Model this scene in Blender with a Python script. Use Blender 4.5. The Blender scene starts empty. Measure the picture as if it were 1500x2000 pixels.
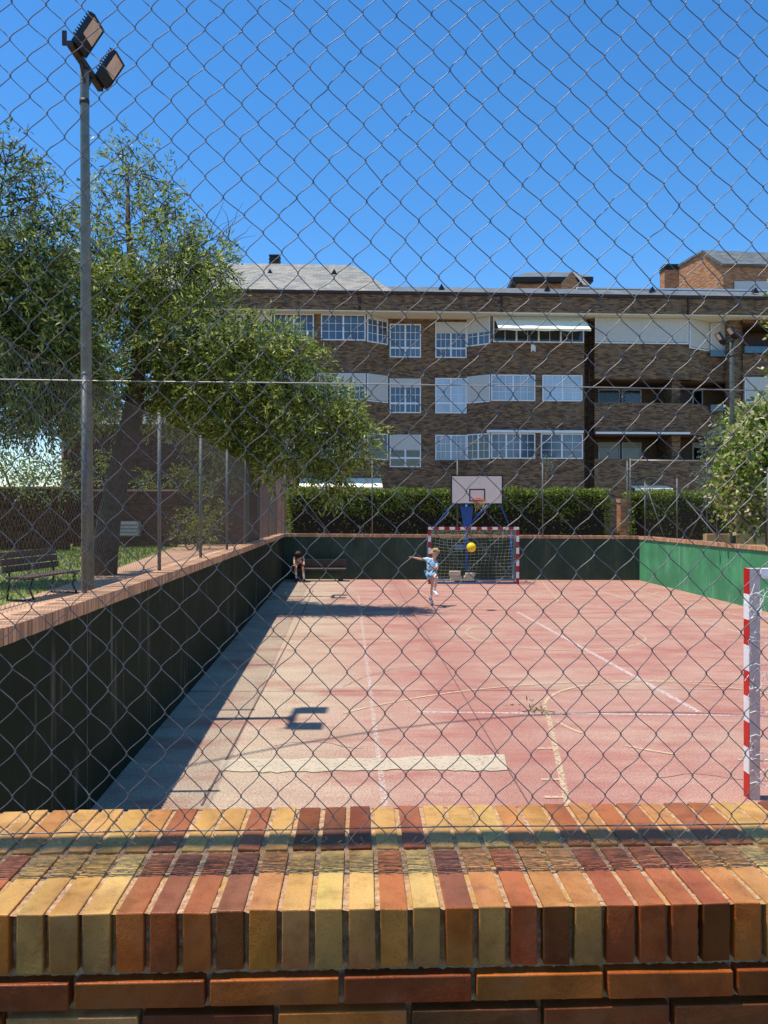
import bpy, math, random
import numpy as np
from mathutils import Vector, Matrix

random.seed(7)
rng = np.random.default_rng(7)
scene = bpy.context.scene
COL = scene.collection
R = math.radians

# ------------------------------------------------------------------ camera
EYE = 2.6
F = 1500.0
HOR = 993.0
cam_d = bpy.data.cameras.new("camera")
cam = bpy.data.objects.new("camera", cam_d)
COL.objects.link(cam)
cam.location = (0, 0, EYE)
cam.rotation_euler = (R(90), 0, 0)
cam_d.sensor_fit = 'VERTICAL'
cam_d.sensor_height = 36
cam_d.lens = 27
cam_d.shift_y = -7 / 2000
cam_d.clip_start = 0.05
cam_d.clip_end = 3000
scene.camera = cam

# ------------------------------------------------------------------ light
SUNV = Vector((-0.316, -0.0101, 1.0)).normalized()       # towards the sun
world = bpy.data.worlds.new("World")
scene.world = world
world.use_nodes = True
wn = world.node_tree
bg = wn.nodes['Background']
sky = wn.nodes.new('ShaderNodeTexSky')
sky.sky_type = 'NISHITA'
sky.sun_disc = False
sky.sun_elevation = math.asin(SUNV.z)
sky.sun_rotation = R(270)
sky.altitude = 600
sky.air_density = 1.0
sky.dust_density = 0.4
sky.ozone_density = 3.5
hs = wn.nodes.new('ShaderNodeHueSaturation'); hs.inputs['Saturation'].default_value = 1.3
wn.links.new(sky.outputs[0], hs.inputs['Color']); wn.links.new(hs.outputs[0], bg.inputs[0])
bg.inputs[1].default_value = 0.138
sd = bpy.data.lights.new("sun", 'SUN')
sd.energy = 3.6
sd.angle = R(0.53)
sd.color = (1.0, 0.955, 0.88)
sun = bpy.data.objects.new("sun", sd)
COL.objects.link(sun)
sun.rotation_euler = SUNV.to_track_quat('Z', 'Y').to_euler()
sun.location = (-20, 0, 60)
scene.view_settings.view_transform = 'Standard'
scene.view_settings.look = 'None'
scene.view_settings.exposure = 0.6
scene.view_settings.gamma = 1.0
scene.cycles.max_bounces = 6
scene.cycles.diffuse_bounces = 2
scene.cycles.transparent_max_bounces = 8

# ------------------------------------------------------------------ helpers
def at(px, py, Y):
    return Vector(((px - 750) / F * Y, Y, EYE + (HOR - py) / F * Y))

def gnd(px, py, z=0.0):
    Y = (EYE - z) * F / (py - HOR)
    return Vector(((px - 750) / F * Y, Y, z))

def srgb(r, g, b):
    def c(v):
        v /= 255.0
        return v / 12.92 if v <= 0.04045 else ((v + 0.055) / 1.055) ** 2.4
    return (c(r), c(g), c(b))

class MB:
    def __init__(self):
        self.v = []; self.f = []; self.mi = []; self.c = []
    def face(self, pts, mi=0, col=None):
        n = len(self.v)
        self.v += [tuple(p) for p in pts]
        self.f.append(tuple(range(n, n + len(pts)))); self.mi.append(mi); self.c.append(col)
    def fbox(self, o, ax, ay, az, x, y, z, mi=0, cols=None, jit=0):
        """box in a frame; cols = 6 colours (or lists of corner colours) -x +x -y +y -z +z"""
        o = Vector(o); ax = Vector(ax); ay = Vector(ay); az = Vector(az)
        n = len(self.v)
        for k in (0, 1):
            for j in (0, 1):
                for i in (0, 1):
                    p = o + ax * x[i] + ay * y[j] + az * z[k]
                    if jit:
                        p = p + Vector((random.uniform(-jit, jit), random.uniform(-jit, jit), random.uniform(-jit, jit)))
                    self.v.append(tuple(p))
        fs = [(0, 4, 6, 2), (1, 3, 7, 5), (0, 1, 5, 4), (2, 6, 7, 3), (0, 2, 3, 1), (4, 5, 7, 6)]
        for q, ff in enumerate(fs):
            self.f.append(tuple(n + a for a in ff)); self.mi.append(mi)
            self.c.append(cols[q] if cols else None)
    def box(self, x0, x1, y0, y1, z0, z1, mi=0, cols=None, jit=0):
        self.fbox((0, 0, 0), (1, 0, 0), (0, 1, 0), (0, 0, 1), (x0, x1), (y0, y1), (z0, z1), mi, cols, jit)
    def bar(self, a, b, w, d=None, mi=0, up=(0, 0, 1)):
        a = Vector(a); b = Vector(b); d = w if d is None else d
        t = b - a; L = t.length; t.normalize()
        u = Vector(up)
        if abs(t.dot(u)) > 0.95: u = Vector((0, 1, 0))
        s = t.cross(u).normalized(); u2 = s.cross(t).normalized()
        self.fbox(a, t, s, u2, (0, L), (-w / 2, w / 2), (-d / 2, d / 2), mi)
    def tube(self, pts, r, sides=8, mi=0, caps=True):
        pts = [Vector(p) for p in pts]
        rs = r if isinstance(r, (list, tuple)) else [r] * len(pts)
        rings = []
        prev = None
        for i, p in enumerate(pts):
            t = (pts[min(i + 1, len(pts) - 1)] - pts[max(i - 1, 0)])
            if t.length < 1e-9: t = Vector((0, 0, 1))
            t.normalize()
            if prev is None:
                ref = Vector((0, 0, 1)) if abs(t.z) < 0.9 else Vector((0, 1, 0))
                s = t.cross(ref).normalized()
            else:
                s = (prev - t * prev.dot(t)).normalized()
            prev = s
            u = t.cross(s)
            n = len(self.v)
            for k in range(sides):
                a = 2 * math.pi * k / sides
                self.v.append(tuple(p + (s * math.cos(a) + u * math.sin(a)) * rs[i]))
            rings.append(n)
        for a, b in zip(rings, rings[1:]):
            for k in range(sides):
                k2 = (k + 1) % sides
                self.f.append((a + k, a + k2, b + k2, b + k)); self.mi.append(mi); self.c.append(None)
        if caps:
            self.f.append(tuple(rings[0] + k for k in range(sides))[::-1]); self.mi.append(mi); self.c.append(None)
            self.f.append(tuple(rings[-1] + k for k in range(sides))); self.mi.append(mi); self.c.append(None)
    def ball(self, c, r, seg=12, rings=8, sc=(1, 1, 1), mi=0):
        c = Vector(c); n = len(self.v)
        self.v.append((c.x, c.y, c.z - r * sc[2]))
        for i in range(1, rings):
            a = math.pi * i / rings
            for k in range(seg):
                b = 2 * math.pi * k / seg
                self.v.append((c.x + r * sc[0] * math.sin(a) * math.cos(b), c.y + r * sc[1] * math.sin(a) * math.sin(b), c.z - r * sc[2] * math.cos(a)))
        self.v.append((c.x, c.y, c.z + r * sc[2]))
        top = len(self.v) - 1
        def add(f):
            self.f.append(f); self.mi.append(mi); self.c.append(None)
        for k in range(seg):
            k2 = (k + 1) % seg
            add((n, n + 1 + k2, n + 1 + k))
            for i in range(rings - 2):
                a = n + 1 + i * seg; b = a + seg
                add((a + k, a + k2, b + k2, b + k))
            a = n + 1 + (rings - 2) * seg
            add((a + k, a + k2, top))
    def mesh(self, name, mats, uv=False, smooth=False, base=(0, 0, 0)):
        me = bpy.data.meshes.new(name)
        b = base
        me.from_pydata([(p[0] - b[0], p[1] - b[1], p[2] - b[2]) for p in self.v], [], self.f)
        for m in (mats if isinstance(mats, (list, tuple)) else [mats]):
            me.materials.append(m)
        if any(self.mi):
            me.polygons.foreach_set('material_index', self.mi)
        if any(c is not None for c in self.c):
            at_ = me.color_attributes.new('Col', 'FLOAT_COLOR', 'CORNER')
            out = []
            for f, c in zip(self.f, self.c):
                if c is None: c = (1, 1, 1)
                if isinstance(c[0], (tuple, list)):
                    for q in c: out += [q[0], q[1], q[2], 1.0]
                else:
                    out += [c[0], c[1], c[2], 1.0] * len(f)
            at_.data.foreach_set('color', out)
        if uv:
            ul = me.uv_layers.new(name='UVMap')
            out = []
            for poly in me.polygons:
                n = poly.normal
                if abs(n.z) > 0.97:
                    for li in poly.loop_indices:
                        p = self.v[me.loops[li].vertex_index]; out += [p[0], p[1]]
                else:
                    t = Vector((-n.y, n.x, 0)).normalized()
                    s = n.cross(t)
                    for li in poly.loop_indices:
                        p = Vector(self.v[me.loops[li].vertex_index]); out += [p.dot(t), p.dot(s)]
            ul.data.foreach_set('uv', out)
        if smooth:
            me.polygons.foreach_set('use_smooth', [True] * len(me.polygons))
        me.update()
        return me

def npmesh(name, V, Q, mat, smooth=False, base=(0, 0, 0)):
    me = bpy.data.meshes.new(name)
    V = np.asarray(V, dtype=np.float32) - np.array(base, dtype=np.float32)
    Q = np.asarray(Q, dtype=np.int32)
    k = Q.shape[1]
    me.vertices.add(len(V)); me.vertices.foreach_set('co', V.ravel())
    me.loops.add(Q.size); me.loops.foreach_set('vertex_index', Q.ravel())
    me.polygons.add(len(Q))
    me.polygons.foreach_set('loop_start', np.arange(0, Q.size, k, dtype=np.int32))
    me.polygons.foreach_set('loop_total', np.full(len(Q), k, dtype=np.int32))
    if smooth: me.polygons.foreach_set('use_smooth', np.ones(len(Q), dtype=bool))
    me.materials.append(mat)
    me.update(calc_edges=True)
    return me

def wires(P, r, sides=4, ref=(0, 1, 0)):
    """P: (B,n,3) polylines of equal length -> verts, quads"""
    P = np.asarray(P, dtype=float)
    B, n, _ = P.shape
    T = np.empty_like(P)
    T[:, 1:-1] = P[:, 2:] - P[:, :-2]; T[:, 0] = P[:, 1] - P[:, 0]; T[:, -1] = P[:, -1] - P[:, -2]
    T /= np.linalg.norm(T, axis=2, keepdims=True) + 1e-12
    rf = np.broadcast_to(np.array(ref, float), P.shape)
    S = np.cross(T, rf); S /= np.linalg.norm(S, axis=2, keepdims=True) + 1e-12
    U = np.cross(S, T)
    a = 2 * np.pi * (np.arange(sides) + .5) / sides
    V = P[:, :, None, :] + r * (S[:, :, None, :] * np.cos(a)[None, None, :, None] + U[:, :, None, :] * np.sin(a)[None, None, :, None])
    idx = np.arange(B * n * sides).reshape(B, n, sides)
    i0 = idx[:, :-1]; i1 = idx[:, 1:]
    Q = np.stack([i0, np.roll(i0, -1, 2), np.roll(i1, -1, 2), i1], axis=-1).reshape(-1, 4)
    return V.reshape(-1, 3), Q

def tag(o, label=None, cat=None, group=None, kind=None):
    if label: o['label'] = label
    if cat: o['category'] = cat
    if group: o['group'] = group
    if kind: o['kind'] = kind
    return o

def link(name, me):
    o = bpy.data.objects.new(name, me); COL.objects.link(o); return o

def thing(name, label, cat, base, group=None, rz=0):
    o = link(name, None); o.location = base; o.rotation_euler = (0, 0, rz)
    o.empty_display_size = 0.2
    o['_b'] = 0
    del o['_b']
    return tag(o, label, cat, group)

def part(name, geo, mats, parent, uv=False, smooth=False):
    """geometry given in world coordinates"""
    me = geo if isinstance(geo, bpy.types.Mesh) else geo.mesh(name, mats, uv, smooth)
    o = link(name, me); o.parent = parent
    if parent.parent is None:
        o.matrix_parent_inverse = Matrix.Translation(-Vector(parent.location))
    return o

def solo(name, geo, mats, base, label=None, cat=None, group=None, kind=None, uv=False, smooth=False):
    me = geo.mesh(name, mats, uv, smooth, base)
    o = link(name, me); o.location = base
    return tag(o, label, cat, group, kind)

def copy_tree(o, parent=None):
    c = o.copy(); COL.objects.link(c)
    if parent: c.parent = parent
    for ch in [q for q in bpy.data.objects if q.parent == o]:
        copy_tree(ch, c)
    return c

# ------------------------------------------------------------------ materials
def nodes(name):
    m = bpy.data.materials.new(name); m.use_nodes = True
    nt = m.node_tree
    return m, nt, nt.nodes['Principled BSDF']

def N(nt, typ, **kw):
    n = nt.nodes.new('ShaderNode' + typ)
    for k, v in kw.items():
        if k.startswith('_'):
            n.inputs[k[1:].replace('_', ' ')].default_value = v
        else:
            setattr(n, k, v)
    return n

def L(nt, a, b): nt.links.new(a, b)

def ramp(nt, fac, stops):
    r = N(nt, 'ValToRGB')
    e = r.color_ramp.elements
    while len(e) > 1: e.remove(e[-1])
    e[0].position = stops[0][0]; e[0].color = (*stops[0][1], 1)
    for p, c in stops[1:]:
        q = e.new(p); q.color = (*c, 1)
    L(nt, fac, r.inputs[0])
    return r.outputs[0]

def mixc(nt, fac, a, b, mode='MIX'):
    m = N(nt, 'MixRGB', blend_type=mode)
    for s, v in ((0, fac), (1, a), (2, b)):
        if hasattr(v, 'is_linked'): L(nt, v, m.inputs[s])
        elif s == 0: m.inputs[0].default_value = v
        else: m.inputs[s].default_value = (*v, 1)
    return m.outputs[0]

def noise(nt, vec, scale, detail=4, rough=.55):
    n = N(nt, 'TexNoise'); n.inputs['Scale'].default_value = scale
    n.inputs['Detail'].default_value = detail; n.inputs['Roughness'].default_value = rough
    if vec is not None: L(nt, vec, n.inputs['Vector'])
    return n.outputs['Fac']

def bump(nt, p, h, strength=.3, dist=.01):
    b = N(nt, 'Bump'); b.inputs['Strength'].default_value = strength; b.inputs['Distance'].default_value = dist
    L(nt, h, b.inputs['Height']); L(nt, b.outputs[0], p.inputs['Normal'])

def pos(nt): return N(nt, 'NewGeometry').outputs['Position']

def scaled(nt, vec, s):
    m = N(nt, 'VectorMath', operation='MULTIPLY'); L(nt, vec, m.inputs[0]); m.inputs[1].default_value = s
    return m.outputs[0]

def plain(name, col, rough=.7, metal=0, var=.15, scale=6, bmp=0, bscale=80, spec=.4, island=0):
    m, nt, p = nodes(name)
    g = N(nt, 'NewGeometry')
    n = noise(nt, g.outputs['Position'], scale)
    lo = tuple(max(0, c * (1 - var)) for c in col); hi = tuple(min(1, c * (1 + var)) for c in col)
    c = ramp(nt, n, [(.3, lo), (.7, hi)])
    if island:
        v = N(nt, 'HueSaturation')
        mr = N(nt, 'MapRange'); L(nt, g.outputs['Random Per Island'], mr.inputs[0])
        mr.inputs[3].default_value = 1 - island; mr.inputs[4].default_value = 1 + island
        L(nt, mr.outputs[0], v.inputs['Value']); L(nt, c, v.inputs['Color']); c = v.outputs[0]
    L(nt, c, p.inputs['Base Color'])
    p.inputs['Roughness'].default_value = rough; p.inputs['Metallic'].default_value = metal
    p.inputs['Specular IOR Level'].default_value = spec
    if bmp: bump(nt, p, noise(nt, g.outputs['Position'], bscale), bmp, .01)
    return m

def leafmat(name, stops, trans=.35, rough=.45):
    m, nt, p = nodes(name)
    g = N(nt, 'NewGeometry')
    n = noise(nt, g.outputs['Position'], .9, 3)
    a = N(nt, 'Math', operation='MULTIPLY_ADD'); L(nt, g.outputs['Random Per Island'], a.inputs[0]); a.inputs[1].default_value = .6
    b = N(nt, 'Math', operation='MULTIPLY'); L(nt, n, b.inputs[0]); b.inputs[1].default_value = .45
    L(nt, b.outputs[0], a.inputs[2])
    c = ramp(nt, a.outputs[0], stops)
    L(nt, c, p.inputs['Base Color']); p.inputs['Roughness'].default_value = rough
    p.inputs['Specular IOR Level'].default_value = .25
    t = N(nt, 'BsdfTranslucent'); L(nt, c, t.inputs[0])
    mx = N(nt, 'MixShader'); mx.inputs[0].default_value = trans
    L(nt, p.outputs[0], mx.inputs[1]); L(nt, t.outputs[0], mx.inputs[2])
    L(nt, mx.outputs[0], nt.nodes['Material Output'].inputs[0])
    return m

# court floor: worn red resin over pale concrete
def court_mat():
    m, nt, p = nodes('court_surface')
    P = pos(nt)
    sx = N(nt, 'SeparateXYZ'); L(nt, P, sx.inputs[0])
    big = noise(nt, scaled(nt, P, (.5, .9, 1)), .55, 5, .6)
    mid = noise(nt, scaled(nt, P, (.5, 1.3, 1)), 1.7, 6, .65)
    grain = noise(nt, P, 42, 4, .8)
    fine = noise(nt, P, 160, 2, .6)
    red = ramp(nt, mid, [(.28, srgb(146, 86, 74)), (.42, srgb(168, 108, 94)), (.58, srgb(178, 128, 110)), (.75, srgb(190, 152, 128))])
    pale = ramp(nt, mid, [(.3, srgb(168, 146, 120)), (.7, srgb(194, 174, 144))])
    # worn side strip beside the left wall, wandering edge
    ms = N(nt, 'Math', operation='MULTIPLY_ADD'); L(nt, sx.outputs['Y'], ms.inputs[0]); ms.inputs[1].default_value = .052; L(nt, sx.outputs['X'], ms.inputs[2])
    wob = N(nt, 'Math', operation='MULTIPLY_ADD'); L(nt, big, wob.inputs[0]); wob.inputs[1].default_value = 2.4; L(nt, ms.outputs[0], wob.inputs[2])
    mr = N(nt, 'MapRange', interpolation_type='SMOOTHSTEP'); L(nt, wob.outputs[0], mr.inputs[0])
    mr.inputs[1].default_value = .2; mr.inputs[2].default_value = 2.3; mr.inputs[3].default_value = 1; mr.inputs[4].default_value = .0
    # worn patches
    wp = ramp(nt, big, [(.5, (0, 0, 0)), (.68, (.65, .65, .65))])
    mx = N(nt, 'Math', operation='MAXIMUM'); L(nt, mr.outputs[0], mx.inputs[0]); L(nt, wp, mx.inputs[1])
    c = mixc(nt, mx.outputs[0], red, pale)
    # red band along the long joint
    jb = N(nt, 'Math', operation='MULTIPLY_ADD'); L(nt, sx.outputs['Y'], jb.inputs[0]); jb.inputs[1].default_value = .0434; L(nt, sx.outputs['X'], jb.inputs[2])
    jw = N(nt, 'Math', operation='MULTIPLY_ADD'); L(nt, mid, jw.inputs[0]); jw.inputs[1].default_value = 1.1; L(nt, jb.outputs[0], jw.inputs[2])
    jm = ramp(nt, jw.outputs[0], [(0, (0, 0, 0)), (1, (0, 0, 0))])
    mrj = N(nt, 'MapRange'); L(nt, jw.outputs[0], mrj.inputs[0]); mrj.inputs[1].default_value = 1.6; mrj.inputs[2].default_value = 3.4
    jm = ramp(nt, mrj.outputs[0], [(.10, (0, 0, 0)), (.22, (.75, .75, .75)), (.45, (.55, .55, .55)), (.75, (0, 0, 0))])
    c = mixc(nt, jm, c, srgb(158, 92, 80))
    # grit
    c = mixc(nt, ramp(nt, grain, [(.40, (.75, .75, .75)), (.54, (0, 0, 0))]), c, srgb(112, 78, 66))
    c = mixc(nt, ramp(nt, fine, [(.5, (0, 0, 0)), (.64, (.7, .7, .7))]), c, srgb(226, 200, 176))
    # stains
    st = noise(nt, scaled(nt, P, (.6, 1.6, 1)), .9, 5, .7)
    c = mixc(nt, ramp(nt, st, [(.5, (0, 0, 0)), (.68, (.7, .7, .7))]), c, srgb(156, 88, 78))
    L(nt, c, p.inputs['Base Color']); p.inputs['Roughness'].default_value = .9
    p.inputs['Specular IOR Level'].default_value = .2
    bump(nt, p, grain, .25, .006)
    return m

def paint_mat(name, col, wear=.5):
    m, nt, p = nodes(name)
    P = pos(nt)
    w = noise(nt, P, 26, 5, .75)
    L(nt, ramp(nt, noise(nt, P, 3), [(.3, tuple(.85 * c for c in col)), (.7, col)]), p.inputs['Base Color'])
    p.inputs['Roughness'].default_value = .8
    t = N(nt, 'BsdfTransparent'); mx = N(nt, 'MixShader')
    L(nt, ramp(nt, w, [(wear - .1, (0, 0, 0)), (wear + .06, (.85, .85, .85))]), mx.inputs[0])
    L(nt, t.outputs[0], mx.inputs[1]); L(nt, p.outputs[0], mx.inputs[2])
    L(nt, mx.outputs[0], nt.nodes['Material Output'].inputs[0])
    return m

def wall_mat(name, col, dirt, streak=srgb(150, 150, 135), dirtamt=.5, stops=(.62, .8), sk=.8):
    m, nt, p = nodes(name)
    P = pos(nt)
    base = ramp(nt, noise(nt, P, 1.3, 6, .6), [(.3, tuple(.72 * c for c in col)), (.7, tuple(1.15 * c for c in col))])
    d = noise(nt, scaled(nt, P, (1, 1, .5)), 2.0, 6, .7)
    c = mixc(nt, ramp(nt, d, [(.4, (0, 0, 0)), (.65, (dirtamt,) * 3)]), base, dirt)
    s = noise(nt, scaled(nt, P, (6, 6, .35)), 1.6, 4, .6)
    s2 = noise(nt, scaled(nt, P, (1.3, 1.3, 1.1)), 1.0, 2)
    sm = N(nt, 'Math', operation='MULTIPLY'); L(nt, ramp(nt, s, [(stops[0], (0, 0, 0)), (stops[1], (1, 1, 1))]), sm.inputs[0])
    L(nt, ramp(nt, s2, [(.42, (0, 0, 0)), (.58, (sk, sk, sk))]), sm.inputs[1])
    c = mixc(nt, sm.outputs[0], c, streak)
    L(nt, c, p.inputs['Base Color']); p.inputs['Roughness'].default_value = .85; p.inputs['Specular IOR Level'].default_value = .08
    bump(nt, p, noise(nt, P, 30, 5), .25, .01)
    return m

def brick_mat(name, c1, c2, mortar, bw=.25, bh=.06, ms=.008, rough=.85):
    m, nt, p = nodes(name)
    u = N(nt, 'UVMap')
    b = N(nt, 'TexBrick'); L(nt, u.outputs[0], b.inputs['Vector'])
    b.inputs['Color1'].default_value = (0, 0, 0, 1); b.inputs['Color2'].default_value = (1, 1, 1, 1)
    b.inputs['Mortar'].default_value = (.5, .5, .5, 1)
    b.inputs['Scale'].default_value = 1; b.inputs['Brick Width'].default_value = bw; b.inputs['Row Height'].default_value = bh
    b.inputs['Mortar Size'].default_value = ms; b.inputs['Mortar Smooth'].default_value = .2; b.inputs['Bias'].default_value = 0
    n = noise(nt, scaled(nt, u.outputs[0], (1, 3.5, 1)), 1.9, 5)
    a = N(nt, 'Math', operation='MULTIPLY_ADD'); L(nt, n, a.inputs[0]); a.inputs[1].default_value = .5
    h = N(nt, 'Math', operation='MULTIPLY'); L(nt, b.outputs['Color'], h.inputs[0]); h.inputs[1].default_value = .6
    L(nt, h.outputs[0], a.inputs[2])
    mid = tuple((x + y) / 2 for x, y in zip(c1, c2))
    c = ramp(nt, a.outputs[0], [(.25, c1), (.55, mid), (.85, c2)])
    c = mixc(nt, b.outputs['Fac'], c, mortar)
    L(nt, c, p.inputs['Base Color']); p.inputs['Roughness'].default_value = rough
    p.inputs['Specular IOR Level'].default_value = .1
    bump(nt, p, N(nt, 'Invert').outputs[0] if False else b.outputs['Fac'], -.3, .01)
    return m

def slate_mat(name, cols, sc=.3):
    m, nt, p = nodes(name)
    u = N(nt, 'UVMap')
    b = N(nt, 'TexBrick'); L(nt, u.outputs[0], b.inputs['Vector'])
    b.inputs['Color1'].default_value = (0, 0, 0, 1); b.inputs['Color2'].default_value = (1, 1, 1, 1); b.inputs['Mortar'].default_value = (0, 0, 0, 1)
    b.inputs['Scale'].default_value = 1; b.inputs['Brick Width'].default_value = sc; b.inputs['Row Height'].default_value = sc * .55
    b.inputs['Mortar Size'].default_value = .012
    n = noise(nt, u.outputs[0], .6, 5)
    a = N(nt, 'Math', operation='MULTIPLY_ADD'); L(nt, n, a.inputs[0]); a.inputs[1].default_value = .55
    h = N(nt, 'Math', operation='MULTIPLY'); L(nt, b.outputs['Color'], h.inputs[0]); h.inputs[1].default_value = .5
    L(nt, h.outputs[0], a.inputs[2])
    c = ramp(nt, a.outputs[0], [(.1, cols[0]), (.45, cols[1]), (.7, cols[2]), (.95, cols[3])])
    L(nt, c, p.inputs['Base Color']); p.inputs['Roughness'].default_value = .6
    return m

def glazed_brick_mat():
    m, nt, p = nodes('glazed_brick')
    P = pos(nt)
    vc = N(nt, 'VertexColor', layer_name='Col')
    n = noise(nt, P, 22, 5, .6)
    c = mixc(nt, 1.0, vc.outputs[0], ramp(nt, n, [(.25, (.66, .62, .58)), (.5, (.96, .95, .94)), (.8, (1.0, 1.0, 1.0))]), 'MULTIPLY')
    c = mixc(nt, 1.0, c, ramp(nt, noise(nt, P, 7, 3), [(.3, (.72, .66, .6)), (.55, (1, 1, 1))]), 'MULTIPLY')
    c = mixc(nt, 1.0, c, ramp(nt, noise(nt, P, 260, 2, .7), [(.3, (.8, .8, .8)), (.5, (1, 1, 1))]), 'MULTIPLY')
    sp = N(nt, 'TexVoronoi'); sp.inputs['Scale'].default_value = 120; L(nt, P, sp.inputs['Vector'])
    dots = noise(nt, P, 30, 2)
    dm = N(nt, 'Math', operation='MULTIPLY'); L(nt, ramp(nt, sp.outputs['Distance'], [(.09, (1, 1, 1)), (.16, (0, 0, 0))]), dm.inputs[0])
    L(nt, ramp(nt, dots, [(.42, (0, 0, 0)), (.55, (.8, .8, .8))]), dm.inputs[1])
    c = mixc(nt, dm.outputs[0], c, (.05, .025, .012))
    d = noise(nt, P, 9, 6, .7)
    c = mixc(nt, ramp(nt, d, [(.5, (0, 0, 0)), (.85, (.22, .22, .22))]), c, (.33, .24, .15))
    L(nt, c, p.inputs['Base Color'])
    L(nt, ramp(nt, n, [(.3, (.34, .34, .34)), (.7, (.55, .55, .55))]), p.inputs['Roughness'])
    p.inputs['Specular IOR Level'].default_value = .22
    h = N(nt, 'Math', operation='MULTIPLY_ADD'); L(nt, noise(nt, P, 170, 3, .6), h.inputs[0]); h.inputs[1].default_value = .6; L(nt, noise(nt, P, 45, 3), h.inputs[2])
    bump(nt, p, h.outputs[0], .5, .004)
    return m

def mortar_mat():
    m, nt, p = nodes('mortar')
    P = pos(nt)
    c = ramp(nt, noise(nt, P, 60, 5, .7), [(.25, srgb(122, 84, 56)), (.5, srgb(188, 148, 108)), (.75, srgb(224, 194, 154))])
    li = noise(nt, P, 13, 4, .6)
    c = mixc(nt, ramp(nt, li, [(.5, (0, 0, 0)), (.66, (.7, .7, .7))]), c, srgb(186, 140, 56))
    c = mixc(nt, ramp(nt, noise(nt, P, 24, 4, .7), [(.6, (0, 0, 0)), (.72, (.7, .7, .7))]), c, srgb(84, 72, 54))
    L(nt, c, p.inputs['Base Color']); p.inputs['Roughness'].default_value = .95
    bump(nt, p, noise(nt, P, 190, 5, .7), .8, .006)
    return m

def lens_mat():
    m, nt, p = nodes('lamp_lens')
    P = pos(nt)
    c = ramp(nt, noise(nt, P, 6), [(.35, srgb(226, 204, 186)), (.65, srgb(196, 182, 164))])
    L(nt, c, p.inputs['Base Color']); p.inputs['Roughness'].default_value = .25
    return m

def glass_mat(name, col, rough=.06, var=.4):
    m, nt, p = nodes(name)
    g = N(nt, 'NewGeometry')
    n = noise(nt, scaled(nt, g.outputs['Position'], (1, 1, .45)), 1.4, 3)
    c = ramp(nt, n, [(.3, tuple(x * (1 - var) for x in col)), (.7, tuple(x * (1 + var) for x in col))])
    oi = N(nt, 'ObjectInfo'); mr = N(nt, 'MapRange'); L(nt, oi.outputs['Random'], mr.inputs[0]); mr.inputs[3].default_value = .55; mr.inputs[4].default_value = 1.35  # random tint per pane, painted in place of varied reflections
    hv = N(nt, 'HueSaturation'); L(nt, mr.outputs[0], hv.inputs['Value']); L(nt, c, hv.inputs['Color']); c = hv.outputs[0]
    bump(nt, p, noise(nt, g.outputs['Position'], 1.2, 2), .15, .05)
    L(nt, c, p.inputs['Base Color']); p.inputs['Roughness'].default_value = rough
    p.inputs['Specular IOR Level'].default_value = .9
    return m

def lattice_mat(): return plain('lattice_paint', (.02, .025, .03), .5)

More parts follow.
